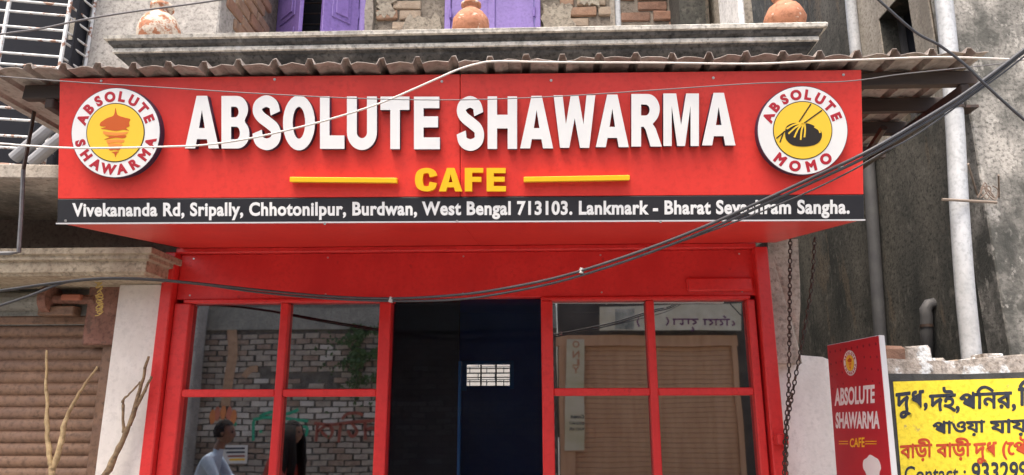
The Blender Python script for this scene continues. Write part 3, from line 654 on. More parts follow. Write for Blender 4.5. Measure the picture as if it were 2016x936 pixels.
# plastic pipes laid on the ledge
PL = ['upper of two grey plastic pipes lying behind the bars of the barred window', 'lower of two grey plastic pipes lying behind the bars of the barred window']
for i, (p, q) in enumerate((((28, 312), (112, 240)), ((62, 320), (120, 272)))):
    A = onY(*p, 3.9); B = onY(*q, 3.86)
    B2 = A+(B-A)*1.25
    o = MB().tube([A, B2], .036, 12).build('plastic_pipe', PVCG); tag(o, PL[i], 'pipe', 'grey pipes behind the bars')
P = [onY(x, y, 3.3) for x, y in ((78, 160), (62, 250), (46, 335), (42, 420), (37, 497), (20, 499), (-30, 500))]
rodt = thing('hanging_rod', 'bent flat steel hanger dropping from the awning past the stone beam', 'hanger', P[4])
MB().tube(P[:3], .009, 6).build('upper_rod', IRON, rodt); MB().tube(P[2:], .010, 6).build('lower_rod', GALV, rodt)
# tangled string
pts = []
for i in range(60):
    t_ = i/59; pts.append(onY(196+6*math.sin(i*1.9)+random.uniform(-4, 4), 532+90*(t_ if i % 3 else max(0, t_-.06)), 4.1))
tag(MB().tube(cr(pts, 3), .0032, 5).build('tangled_string', STRING), 'tangle of yellow string hanging over the rusty end plate of the shutter', 'string')
# bare branches
def branch(lab, limbs, M):
    t_ = thing('bare_branch', lab, 'branch', onY(*limbs[0][0][0], 4.1), 'bare sticks before the shutter')
    for pts, ra, rb in limbs:
        P = cr([onY(x, y, 4.1) for x, y in pts], 4); n = len(P)
        for p in P[1:-1]: p += Vector((random.uniform(-.002, .002), random.uniform(-.006, .006), random.uniform(-.002, .002)))
        MB().tube(P, [(ra+(rb-ra)*i/(n-1))*random.choice((.9, .97, 1, 1.04, 1.22)) for i in range(n)], 9).build('stick', M, t_, True, jitter=.0012)
branch('pale forked bare branch standing before the slats of the rusty shutter', [([(112, 1500), (108, 1050), (103, 936), (99, 905), (93, 860), (93, 800), (91, 740), (92, 690)], .02, .006), ([(103, 925), (118, 880), (128, 830), (142, 800), (162, 765), (192, 722)], .016, .007)], BARK)
branch('darker bare branch with thin twigs standing before the white pilaster', [([(150, 1500), (190, 1000), (215, 925), (240, 870), (258, 830), (272, 780), (284, 735), (293, 702)], .02, .007), ([(255, 838), (270, 800), (285, 770), (298, 742)], .013, .007), ([(243, 852), (243, 800), (243, 788), (256, 775), (275, 752)], .009, .004)], BARKD)

# ================================================================== RIGHT SIDE
# rough end pier of the cafe and low white wall
XA = onY(1512, 600, 4.3).x
mb = MB()
pa = [(onY(x, y, 4.3)) for x, y in ((1508, 470), (1570, 470), (1572, 520), (1576, 560), (1577, 600), (1572, 640), (1574, 680), (1580, 715))]
mb.slab([pa[0]]+pa[1:]+[onY(1525, 715, 4.3)], (0, 1, 0), .3).build('end_pier', ENDP, cafe, jitter=.006)
MB().box(onY(1512, 600, 4.3).x, c1-.0, 4.63, 4.84, 0, ZC).build('end_wall', MORT, cafe)
WY = 4.4
a = onY(1528, 702, WY); b = onY(1742, 720, WY)
pts = [(a.x-.1, 0), (b.x, 0), (b.x, onY(1740, 712, WY).z), (onY(1690, 706, WY).x, onY(1690, 706, WY).z), (onY(1640, 712, WY).x, onY(1640, 712, WY).z), (onY(1620, 703, WY).x, onY(1620, 703, WY).z), (onY(1575, 700, WY).x, onY(1575, 700, WY).z), (a.x-.1, a.z)]
o = MB().slab([(x, WY, z) for x, z in pts], (0, 1, 0), .22).build('white_wall', WHITEW, jitter=.002)
tag(o, 'low whitewashed wall between the cafe front and the red standee', 'wall')
yw = thing('painted_wall', 'low boundary wall painted yellow with dark Bengali lettering and black border', 'wall', (b.x+1, WY, 0))
zy = onY(1850, 735, WY-.02).z
ztops = [onY(x, y, WY).z for x, y in ((1745, 706), (1835, 712), (1880, 712), (1930, 704), (1980, 700), (2016, 698))]
yx = [onY(x, 720, WY).x for x in (1742, 1835, 1880, 1930, 1980, 2016)]+[6.5]
pts = [(yx[0], 0), (6.5, 0), (6.5, ztops[-1])]+[(x, z) for x, z in zip(yx[5::-1], ztops[::-1])]
MB().slab([(x, WY+.002, z) for x, z in pts], (0, 1, 0), .24).build('wall', RUBBLE, yw, jitter=.004)
YP = Plane((0, WY-.0, 0), (1, 0, 0), (0, 0, 1))
def pq(pts, d): return [YP.at(*YP.px(x, y), d) for x, y in pts]
xr_ = 2300
brd = MB().slab(pq([(1775, 1100), (1741, 736), (1900, 737), (2016, 733), (xr_, 728), (xr_, 1100)], -.0), YP.n, .006).build('black_border', KBORD, yw)
MB().slab(pq([(1787, 1100), (1757, 752), (1900, 748), (2016, 745), (xr_, 742), (xr_, 1100)], .006), YP.n, .004).build('yellow_field', YWALL, yw)
for s_, x0, x1, y0, y1, M, bd in (('দুধ,', 1763, 1827, (774, 766), (828, 816), NAVYT, .032), ('দই,', 1829, 1890, (763, 760), (817, 814), NAVYT, .032), ('পিনর,', 1889, 2001, (762, 756), (812, 810), NAVYT, .032), ('িঘ,', 2004, 2062, (748, 745), (806, 804), NAVYT, .032),
        ('পাওয়া', 1836, 1940, (829, 826), (862, 858), NAVYT, .032), ('যায়', 1949, 2024, (826, 823), (862, 858), NAVYT, .032), ('বাড়ী', 1772, 1836, (866, 862), (911, 908), ORNT, .03), ('বাড়ী', 1843, 1912, (863, 861), (909, 906), ORNT, .03), ('দুধ', 1917, 1963, (873, 869), (915, 912), ORNT, .03), ('(েপৗঁেছ)', 1973, 2078, (860, 857), (906, 902), ORNT, .03),
        ('Contact :', 1781, 1902, (918, 915), (952, 949), NAVYT, .012), ('933299', 1913, 2024, (911, 908), (950, 946), NAVYT, .025)):
    me = fat_text(s_, bd); YP.fitpx(me, (x0,), y0, (x1,), y1, .0103, .0125); put('lettering', me, M, yw)
for i, (x0, y0, x1, y1) in enumerate(((1738, 682, 1782, 712), (1784, 680, 1832, 710), (1836, 704, 1862, 716), (1865, 708, 1890, 718), (1940, 694, 1975, 706), (1895, 706, 1925, 716))):
    a = onY(x0, y1, WY+.02); b = onY(x1, y0, WY+.02)
    MB().box(a.x, b.x, WY+.02, WY+.17, a.z-.02, b.z).build('brick', (BRK[2], RUBBLE, RUBBLE, BRK[3], RUBBLE, RUBBLE)[i], yw, bevel=.012, jitter=.007)
# standee
s0 = onY(1628, 680, 4.08); s1 = onZ(1730, 660, s0.z)
du = Vector((s1.x-s0.x, s1.y-s0.y, 0)); BWd = du.length
bv_ = s0-onY(1646, 936, 4.085); un = du.normalized(); bv_ = (bv_-un*bv_.dot(un)).normalized(); BHt = (s0.z-.35)/bv_.z
BP = Plane(s0-bv_*BHt, du, bv_)
st = thing('standee', 'narrow red standee board with logo and cafe name before the yellow wall', 'sign board', (s0.x, (s0.y+s1.y)/2, 0))
board = MB().slab([BP.at(0, 0, -.03), BP.at(BWd, 0, -.03), BP.at(BWd, BHt, -.03), BP.at(0, BHt, -.03)], BP.n, .029).build('board', EDGE, st, bevel=.003)
BRED = mat('standee_red', (.42, .016, .028), (.50, .022, .032), .4, 3)
MB().slab([BP.at(.003, .003, -.001), BP.at(BWd-.003, .003, -.001), BP.at(BWd-.003, BHt-.003, -.001), BP.at(.003, BHt-.003, -.001)], BP.n, .0015).build('print', BRED, st)
DOT = mat('dot_print', (.22, .012, .02), rough=.5)
for i in range(9):
    for j in range(5):
        x = BWd*(.06+.11*i); y = BHt-.04-.05*j-.05*abs(i-4.5)*.25*(j*.3)
        if (abs(i-4) < 2 and j > 0): continue
        disc(BP, x, y, .008*(1-.1*j), .0007, .001, 8).build('dot', DOT, board)
for wd, x0, x1, y0, y1, M, bd in (('ABSOLUTE', 1643, 1722, (765, 757), (800, 794), WHITE, .04), ('SHAWARMA', 1645, 1732, (812, 809), (844, 845), WHITE, .04), ('CAFE', 1673, 1702, (864, 861), (881, 881), YEL, .02)):
    me = text_mesh(wd, bd, .005); BP.fitpx(me, (x0,), y0, (x1,), y1, .0008, .0011); put('printed_word', me, M, board)
for x0, x1 in ((1652, 1670), (1704, 1726)):
    for dy in (0, 5):
        P = [BP.px(x0, 870+dy), BP.px(x1, 870+dy), BP.px(x1, 868.5+dy), BP.px(x0, 868.5+dy)]
        MB().slab([BP.at(a, b, .0008) for a, b in P], BP.n, .0008).build('printed_line', YEL, board)
a, b = BP.px(1674, 715); a2 = BP.px(1687, 715)[0]; roundel(BP, a, b, abs(a2-a)*1.0, st, 'kebab', .0007, .0006, 32)
hat = [(.0, -.5), (.0, .0), (-.12, .16), (-.08, .34), (.1, .42), (.25, .5), (.45, .46), (.62, .40), (.70, .22), (.6, .05), (.62, -.5)]
ha, hb_ = BP.px(1706, 936); hs_ = .20
P = cr([(x, y, 0) for x, y in hat], 5)
MB().slab([BP.at(ha+p.x*hs_, hb_+p.y*hs_*1.0, .0008) for p in P], BP.n, .0008).build('printed_hat', WHITE, board)
for x in (.06, BWd-.06): MB().slab([BP.at(x-.015, -.35, -.02), BP.at(x+.015, -.35, -.02), BP.at(x+.015, .0, -.02), BP.at(x-.015, .0, -.02)], BP.n, .02).build('leg', IRON, st)

# right-hand building: front face and the mossy side along the alley
SX = 3.2; cy = 4.92
rb = thing('concrete_building', 'stained concrete building with mossy side wall across the alley', 'building', (SX+1.5, cy, 0))
MB().box(SX, 8, cy, cy+.25, 0, 7.5).build('front_wall', CONC, rb, bevel=.01)
f_ = onX(1735, 60, SX).y; n_ = onX(1800, 60, SX).y; hz = onX(1735, 35, SX).z
sw2 = MB()
UP = MB(); UP.box(SX, SX+.25, cy+.252, n_, 0, 7.5).box(SX, SX+.25, f_, 16, 0, 7.5).box(SX, SX+.25, n_, f_, hz, 7.5).box(SX, SX+.25, n_, f_, 0, hz-1.1)
UP.build('side_wall', MOSS, rb)
# a stretch of paler render left on the wall around the window
MB().box(SX-.012, SX-.002, cy+.256, n_, hz-1.2, 7).box(SX-.012, SX-.002, f_, f_+.55, hz-1.2, 7).box(SX-.012, SX-.002, n_, f_, hz, 7).build('render_coat', BEIGE, rb)
swin = MB().box(SX+.2, SX+.24, n_, f_, hz-1.1, hz).build('side_window', NAVY, rb)
MB().box(SX+.15, SX+.19, f_-.05, f_-.002, hz-1.1, hz-.002).build('window_frame', PVCD, swin)
MB().box(SX+.15, SX+.19, (n_+f_)/2-.03, (n_+f_)/2+.03, hz-1.1, hz-.002).build('window_frame', PVCD, swin)
MB().box(1.98, SX-.002, 9.5, 9.7, 0, 7).build('end_wall', MOSS, rb)
# drain pipes
def drain(lab, pts, r_, M, clamps=()):
    t_ = thing('drain_pipe', lab, 'pipe', pts[-1], 'drain pipes on the alley wall'); MB().tube(pts, r_, 18).build('pipe', M, t_, True)
    for c in clamps: MB().tube([Vector(c)+Vector((0, 0, -.012)), Vector(c)+Vector((0, 0, .012))], r_*1.12, 18).build('clamp', IRON, t_)
P = [onY(x, y, 4.8) for x, y in ((1835, -150), (1858, 0), (1878, 215), (1888, 400), (1899, 560), (1913, 705), (1930, 900))]
drain('thick pale grey drain pipe at the corner of the stained concrete building', cr(P, 4), .060, PVC, [onY(1878, 214, 4.8)])
MB().box(onY(1895, 214, 4.84).x, onY(1915, 214, 4.84).x+.02, 4.80, 4.93, onY(1900, 216, 4.84).z, onY(1900, 211, 4.84).z).build('pipe_bracket', IRON, rb)
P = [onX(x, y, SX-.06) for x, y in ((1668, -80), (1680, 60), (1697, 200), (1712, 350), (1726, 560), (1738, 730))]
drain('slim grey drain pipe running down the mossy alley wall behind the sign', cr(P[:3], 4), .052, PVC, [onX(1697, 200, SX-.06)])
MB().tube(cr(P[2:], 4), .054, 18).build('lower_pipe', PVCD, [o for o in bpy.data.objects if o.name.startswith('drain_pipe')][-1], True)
P = [onX(x, y, SX-.07) for x, y in ((1826, 760), (1824, 650), (1824, 622))]
e = P[-1]; P2 = P+[e+Vector((0, .0, .05)), e+Vector((.03, 0, .09)), e+Vector((.09, 0, .10))]
drain('short dark elbow pipe poking above the yellow wall', P2, .045, PVCD, [onX(1824, 642, SX-.07)])
# loose iron bars on the concrete wall
for (p, q, r_, lab) in (((1855, 393), (1962, 399), .010, 'horizontal iron bar across the thick pale drain pipe'), ((1906, 323), (1924, 384), .007, 'short leaning iron rod beside the thick pale drain pipe'), ((1966, 345), (1967, 388), .006, 'thin upright iron rod above the horizontal iron bar')):
    o = MB().tube([onY(*p, 4.70), onY(*q, 4.92 if r_ < .009 else 4.72)], r_, 8).build('iron_rod', mat('rod_rust', (.25, .2, .16), rough=.8)); tag(o, lab, 'rod')
P = [onY(1930+12*math.sin(i*1.3)+i*1.5, 378+14*math.cos(i*1.7)+random.uniform(-5, 5), 4.86) for i in range(18)]
tag(MB().tube(cr(P, 3), .004, 5).build('tangled_wire', mat('wire_rust', (.2, .15, .12), rough=.8)), 'small tangle of rusty wire by the end of the horizontal iron bar', 'wire')
# pull chain
def chain(name, pts, lab):
    mb = MB(); P = cr(pts, 30); acc = 0; nxt = 0; k = 0; last = P[0]
    for i in range(1, len(P)):
        seg = (P[i]-last).length; acc += seg; last = P[i]
        if acc >= nxt:
            nxt = acc+.021; d = (P[min(i+2, len(P)-1)]-P[i-1]).normalized(); a = Vector((1, 0, 0)) if k % 2 else Vector((0, 1, 0)); a = (a-d*a.dot(d)).normalized(); k += 1
            ring = [P[i]+d*.0155*math.cos(t_)+a*.0095*math.sin(t_) for t_ in [2*math.pi*j/10 for j in range(11)]]
            mb.tube(ring, .0037, 5, False)
    o = mb.build(name, IRON, None, True); return tag(o, lab, 'chain')
c1_ = [onY(x, y, 4.06) for x, y in ((1556, 470), (1555, 560), (1554, 680), (1552, 780), (1546, 860), (1543, 1000), (1540, 1300))]
c2_ = [onY(x, y, 4.04) for x, y in ((1604, 470), (1598, 560), (1582, 660), (1563, 760), (1549, 850), (1548, 1000), (1546, 1300))]
chain('pull_chain', c1_, 'dark hoist chain hanging straight beside the red end post')
chain('pull_chain', c2_, 'dark hoist chain slanting in from the alley to the red clamp')

# ================================================================== CABLES
def cable(lab, pts, Y, r_, M, cat='cable', ys=None, group=None, n=6):
    P = [onY(x, y, Y if ys is None else ys[i]) for i, (x, y) in enumerate(pts)]
    return tag(MB().tube(cr(P, n), r_, 8).build('overhead_cable', M, None, True), lab, cat, group)
main = [(2250, -95), (2120, 15), (2016, 98), (1900, 184), (1800, 246), (1700, 303), (1600, 350), (1500, 396), (1400, 441), (1300, 481), (1200, 516), (1100, 546), (1000, 567), (900, 581), (770, 588), (640, 583), (500, 570), (400, 559), (300, 550), (200, 548), (100, 558), (0, 572), (-150, 590)]
def cy_(x): return 2.4+1.35*min(1, max(0, (1700-x)/1350))**.9
my = [cy_(x) for x, y in main]
cable('upper black cable of the sagging bundle crossing the sign and shop windows', main, 2.45, .0064, CABLE, ys=my, group='sagging cable bundle')
cable('lower black cable of the sagging bundle tied under the upper one', [(x, y+(9 if x > 800 else 5 if x > 400 else 2)-(4 if x > 1950 else 0)) for x, y in main], 2.46,   .0056, CABLE, ys=[v+.008 for v in my], group='sagging cable bundle')
cable('thin dark cable strung just below the bundle at the alley end', [(2250, -80), (2016, 112), (1900, 198), (1800, 268), (1740, 300), (1660, 345), (1560, 392), (1440, 440), (1330, 480)], 2.47, .0032, CABLE, ys=[cy_(x)+.012 for x in (2250, 2016, 1900, 1800, 1740, 1660, 1560, 1440, 1330)])
cable('black cable dropping away from the bundle over the roller shutter', [(200, 549), (150, 552), (110, 562), (60, 582), (0, 602), (-120, 640)], 3.76, .008, CABLE)
cable('white cable looping over the red sign and along the awning edge', [(-150, 274), (0, 283), (50, 287), (150, 292), (250, 291), (330, 289), (400, 286), (480, 275), (560, 258), (650, 235), (750, 203), (850, 160), (900, 138), (940, 126), (980, 121), (1100, 123), (1300, 124), (1480, 126), (1600, 121), (1700, 118), (1850, 113), (2016, 118), (2200, 124)], 2.66, .0042, WCABLE)
cable('thin grey wire stretched across the top of the white sign letters', [(-100, 142), (120, 160), (340, 174), (500, 184), (700, 194), (900, 197), (1100, 190), (1300, 177), (1500, 164), (1660, 161), (1770, 147), (1865, 137), (1968, 126), (2016, 118), (2200, 95)], 2.6, .0022, GWIRE)
cable('dark wire rising past the barred window and left clay pot', [(-150, 92), (0, 68), (80, 57), (150, 42), (250, 25), (440, -1), (700, -45)], 2.3, .0035, GWIRE)
cable('dark wire slanting down across the stained concrete building', [(1640, -80), (1725, -4), (1800, 62), (1850, 90), (1900, 128), (1945, 172), (2016, 236), (2150, 350)], 2.3, .0048, CABLE)
for x, y, wh in ((770, 590, 'over the doorway post'), (1145, 533, 'over the red fascia'), (1655, 328, 'just below the dumpling logo')):
    c = onY(x, y, cy_(x)+.004); k_ = cy_(x)/2.45; tag(MB().tube([c+Vector((-.003, 0, -.010*k_)), c+Vector((.003, 0, .008*k_))], .0085*k_, 8).build('cable_tie', TIE), 'pale tie wrapped round the black cable bundle '+wh, 'tie', 'ties on the cable bundle')
exec_opposite = True

# ================================================================== ACROSS THE STREET (seen in the glass)
OY = -2.4
ODARK = mat('dim_wall', (.055, .05, .045), (.10, .09, .08), .95, 3)
OBR = [mat('far_brick_%d' % i, a, b, .92, 10, bump=.5) for i, (a, b) in enumerate((((.28, .25, .215), (.40, .36, .31)), ((.23, .175, .14), (.34, .265, .21)), ((.46, .44, .40), (.58, .555, .51))))]
DKM = mat('dark_joint', (.07, .065, .058), (.16, .15, .135), .95, 8)
ow = thing('street_brick_wall', 'old brick wall with painted slogan and flower across the street, seen in the glass', 'wall', (-3.5, OY, 0))
OX1 = .35; ztw = refl(560, 648, OY).z
MB().box(-7.5, OX1, OY-.3, OY-.012, 0, ztw).build('core', DKM, ow)
mbs = [MB(), MB(), MB()]; z = .0; r_ = 0
wz = refl(500, 790, OY).z; wz0 = refl(500, 870, OY).z
hol = [refl(x, y, OY) for x, y in ((525, 735), (575, 735), (610, 738), (640, 738), (590, 757), (520, 758), (640, 757))]
while z < ztw-.07:
    x = -7.5-(.12 if r_ % 2 else 0)
    while x < OX1-.2:
        L_ = .225; c = Vector((x+L_/2, OY, z+.035))
        if not any(abs(c.x-h.x) < .13 and abs(c.z-h.z) < .06 for h in hol):
            k = 2 if (wz0 < z < wz and random.random() < .75) or random.random() < .05 else (1 if random.random() < .35 else 0)
            d = random.uniform(0, .015); h_ = random.uniform(-.006, .004); mbs[k].box(x+random.uniform(0, .012), x+L_-random.uniform(0, .02), OY-.05, OY+d, z, z+.068+h_)
        x += L_+.016
    z += .085; r_ += 1
for k in range(3): o = mbs[k].build('brick', OBR[k], ow, jitter=.006); o['kind'] = 'stuff'
MB().box(-7.6, OX1, OY-.32, OY+.03, ztw, ztw+.34).build('coping_beam', GREYB, ow)
def paint(pts, hw, M, name='painted_stroke'):
    P = [refl(x, y, OY) for x, y in pts]; O = stroke([(p.x, p.z) for p in P], hw); MB().slab([(x, OY+.017, z) for x, z in O], (0, 1, 0), .003).build(name, M, ow)
GRN = mat('painted_green', (.03, .30, .18), (.04, .36, .22), .8, 20); MAR = mat('painted_maroon', (.25, .07, .05), (.32, .1, .07), .8, 20); SAF2 = mat('painted_pink', (.50, .17, .11), (.56, .2, .13), .8, 20); SAF = mat('painted_saffron', (.60, .22, .08), (.66, .26, .1), .8, 20)
for pts in ([(496, 826), (520, 822), (560, 824), (604, 828)], [(497, 828), (496, 868)], [(508, 820), (530, 812), (560, 815), (585, 806)], [(511, 846), (512, 852)], [(579, 830), (578, 872)], [(580, 858), (590, 842), (601, 842), (600, 856), (594, 858)], [(556, 832), (556, 866)]): paint(pts, .022, GRN)
for pts in ([(616, 832), (650, 836), (690, 832), (735, 828)], [(622, 836), (619, 870)], [(622, 850), (640, 838), (652, 846), (646, 862), (630, 850)], [(668, 834), (664, 872)], [(670, 826), (680, 816), (700, 814), (712, 818)], [(690, 834), (700, 850), (690, 860), (682, 848)], [(716, 832), (716, 866)], [(716, 848), (730, 842), (738, 850)]): paint(pts, .022, MAR)
for x, y, dx in ((415, 812, -6), (424, 806, -3), (436, 804, 0), (448, 806, 3), (457, 812, 6)):
    c = refl(x, y+10, OY); O = [(c.x+.046*math.cos(t_)+(.0 if math.sin(t_) < 0 else dx*.002), c.z+.11*math.sin(t_)) for t_ in [2*math.pi*k/14 for k in range(14)]]
    MB().slab([(a, OY+.02+abs(dx)*.0006, b) for a, b in O], (0, 1, 0), .002).build('painted_petal', SAF if dx % 2 == 0 else SAF2, ow)
for x in (434, 456): c = refl(x, 836, OY); MB().slab([(c.x+.06*math.cos(t_), OY+.018, c.z+.035*math.sin(t_)) for t_ in [2*math.pi*k/12 for k in range(12)]], (0, 1, 0), .003).build('painted_leaf', GRN, ow)
ARM = mat('painted_arm', (.34, .22, .14), (.44, .29, .19), .85, 15)
paint([(452, 640), (455, 690), (448, 740), (440, 800)], .075, ARM, 'painted_arm'); paint([(428, 632), (442, 628), (456, 634)], .10, ARM, 'painted_arm'); paint([(478, 742), (490, 728), (505, 726)], .05, ARM, 'painted_arm')
# creeper
lm = MB(); LEAFM = mat('creeper_leaf', (.03, .07, .02), (.06, .11, .03), .6, 30)
for i in range(1300):
    t_ = random.random(); px_ = random.gauss(716, 30); py_ = random.gauss(700, 42)
    if py_ < 638 or math.sin(px_*.11)+math.sin(py_*.13+px_*.05) < -.35: continue
    c = refl(px_, py_, OY)+Vector((0, random.uniform(.02, .12), 0)); s_ = random.uniform(.02, .045)
    a = Vector((random.uniform(-1, 1), random.uniform(-.4, .4), random.uniform(-1, 1))).normalized(); b = a.cross(Vector((random.uniform(-.4, .4), 1, random.uniform(-.4, .4)))).normalized()
    lm.poly([c-a*s_, c+b*s_*.55, c+a*s_, c-b*s_*.55])
cp = lm.build('creeper', LEAFM); tag(cp, 'green creeper hanging down the brick wall across the street', 'creeper')
# pole and post by the wall
p = refl(385, 700, OY+.15)
tag(MB().box(p.x-.28, p.x+.05, OY+.04, OY+.34, 0, 4.4).build('concrete_post', PLAST, None, bevel=.02), 'plain concrete post at the corner of the painted brick wall', 'post')
MB().box(-7.6, OX1, OY-1.6, OY-.33, ztw+.1, 3.6).build('upper_wall', DARKW, ow)
# shuttered shop opposite, board, banner
sx0, sx1 = refl(1132, 800, OY).x, refl(1450, 800, OY).x
os_ = thing('street_shop', 'brown shuttered shop with wooden frame across the street, seen in the right windows', 'shop', ((sx0+sx1)/2, OY, 0))
zsh = refl(1250, 660, OY).z
WOODB = mat('brown_board', (.44, .255, .15), (.54, .335, .205), .7, 3, stretch=(3, 1, .4))
z = .1
while z < zsh-.16:
    MB().box(sx0, sx1, OY-.02, OY+.0, z, z+.067).build('slat', WOODB, os_, bevel=.006); z += .07
MB().box(refl(1100, 700, OY).x, sx0, OY-.02, OY+.05, 0, zsh).build('frame_post', WOODB, os_)
MB().box(sx1, sx1+.08, OY-.02, OY+.05, 0, zsh).build('frame_post', WOODB, os_)
MB().box(refl(1095, 700, OY).x, sx1+.1, OY-.02, OY+.06, zsh-.16, zsh).build('header_board', WOODB, os_)
MB().box(OX1+.02, refl(1100, 700, OY).x, OY-.3, OY-.02, 0, 3.3).build('wall', ODARK, os_)
MB().box(sx1+.1, 6.5, OY-.3, OY-.02, 0, 3.3).build('wall', ODARK, os_)
MB().box(refl(1100, 700, OY).x, sx1+.1, OY-.3, OY-.03, 0, 3.3).build('wall', ODARK, os_)
pp = [refl(x, y, OY+.08) for x, y in ((1116, 668), (1152, 668), (1152, 888), (1112, 888))]
po = MB().slab(pp, (0, -1, 0), .004).build('poster', mat('poster_yellow', (.42, .38, .22), (.55, .52, .42), .8, 2, stretch=(.3, .3, 1))); tag(po, 'tall pale poster strip on the shop frame across the street', 'poster')
me = text_mesh('Contact', .03, .004); q = refl(1151, 818, OY+.08); QP = Plane((q.x, OY+.081, q.z-.04), (-1, 0, 0), (0, 0, 1)); QP.fit(me, 0, .2, 0, .05, 0, .002); put('printed_word', me, NAVYT, po)
for k in range(2):
    me = text_mesh(('8001614417', '9434311695')[k], .02, .004); QP.fit(me, -.0, .22, -.09-.08*k, -.045-.08*k, 0, .002); put('printed_number', me, NAVYT, po)
FADE = mat('faded_red_print', (.40, .20, .12), rough=.8)
for k, yy in enumerate((678, 697, 713, 728)):
    c = refl(1134, yy, OY+.08); me = text_mesh('ONLY'[k], .03, .004); QP2 = Plane((c.x+.06, OY+.081, c.z-.07), (-1, 0, 0), (0, 0, 1)); QP2.fit(me, 0, .11, .02, .12, 0, .002); put('printed_letter', me, FADE, po)
bp = [refl(x, y, OY+.15) for x, y in ((1182, 602), (1464, 596), (1464, 648), (1182, 650))]
BAN = mat('banner_cloth', (.50, .47, .36), (.62, .60, .50), .7, 5, bump=.6, bscale=8)
bo = MB().slab(bp, (0, -1, 0), .004).build('cloth_banner', BAN); tag(bo, 'cream cloth banner with purple lettering across the street, seen in the glass', 'banner')
VIO = mat('banner_violet', (.16, .05, .14), rough=.8)
for ln in ([(1326, 628), (1377, 628)], [(1385, 628), (1440, 627)], [(1329, 628), (1329, 639)], [(1345, 628), (1346, 638), (1340, 636)], [(1357, 628), (1357, 638)], [(1365, 629), (1372, 634), (1365, 638)], [(1364, 643), (1367, 648), (1362, 650)],
           [(1389, 628), (1389, 639)], [(1398, 629), (1404, 634), (1397, 638)], [(1411, 628), (1411, 639)], [(1420, 629), (1425, 635), (1419, 638)], [(1432, 624), (1426, 620)], [(1434, 628), (1434, 639)], [(1446, 630), (1450, 636), (1444, 638)], [(1261, 625), (1258, 632), (1262, 642)], [(1314, 624), (1318, 632), (1314, 640)]):
    O = stroke([(p.x, p.z) for p in [refl(x, y, OY+.15) for x, y in ln]], .011); MB().slab([(x, OY+.151, z) for x, z in O], (0, 1, 0), .002).build('lettering', VIO, bo)
fc = [refl(x, y, OY+.151) for x, y in ((1212, 606), (1252, 606), (1252, 648), (1212, 648))]
MB().slab(fc, (0, 1, 0), .002).build('printed_picture', mat('picture_grey', (.10, .12, .11), (.5, .5, .45), .8, 4), bo)
# two people on a low parapet beside the photographer, only seen mirrored
PY = .6
SEAT = .49
tag(MB().box(-4.6, -1.7, PY-.25, PY+.25, 0, SEAT-.01).build('low_parapet', PLAST, None, bevel=.02), 'low plastered parapet with two people sitting on it', 'parapet')
def figure(name, label, J, E_, rad, M, extra):
    t_ = thing(name, label, 'person', (J['pelvis'][0], J['pelvis'][1], 0))
    me = bpy.data.meshes.new('body'); ks = list(J); me.from_pydata([J[k] for k in ks], [(ks.index(a), ks.index(b)) for a, b in E_], []); me.update()
    o = bpy.data.objects.new('body', me); col.objects.link(o)
    md = o.modifiers.new('s', 'SKIN'); md.use_smooth_shade = True
    for i, k in enumerate(ks): me.skin_vertices[0].data[i].radius = (rad[k], rad[k]); me.skin_vertices[0].data[i].use_root = (k == 'pelvis')
    o.modifiers.new('u', 'SUBSURF').levels = 2; o.modifiers['u'].render_levels = 2
    dg = bpy.context.evaluated_depsgraph_get(); dg.update(); m2 = bpy.data.meshes.new_from_object(o.evaluated_get(dg)); bpy.data.objects.remove(o)
    m2.materials.clear()
    for mm in M: m2.materials.append(mm)
    extra(m2); return t_, link('body', m2, t_)
SKIN = mat('skin', (.16, .085, .055), rough=.55); SHIRT = mat('blue_shirt', (.27, .36, .47), (.40, .50, .62), .85, 9, bump=.9, bscale=11); HAIR = mat('black_hair', (.012, .010, .010), rough=.85, spec=.2)
REDC = mat('red_dress', (.24, .04, .035), (.38, .07, .055), .85, 9, bump=.8, bscale=12); TROU = mat('dark_trousers', (.04, .042, .055), rough=.85)
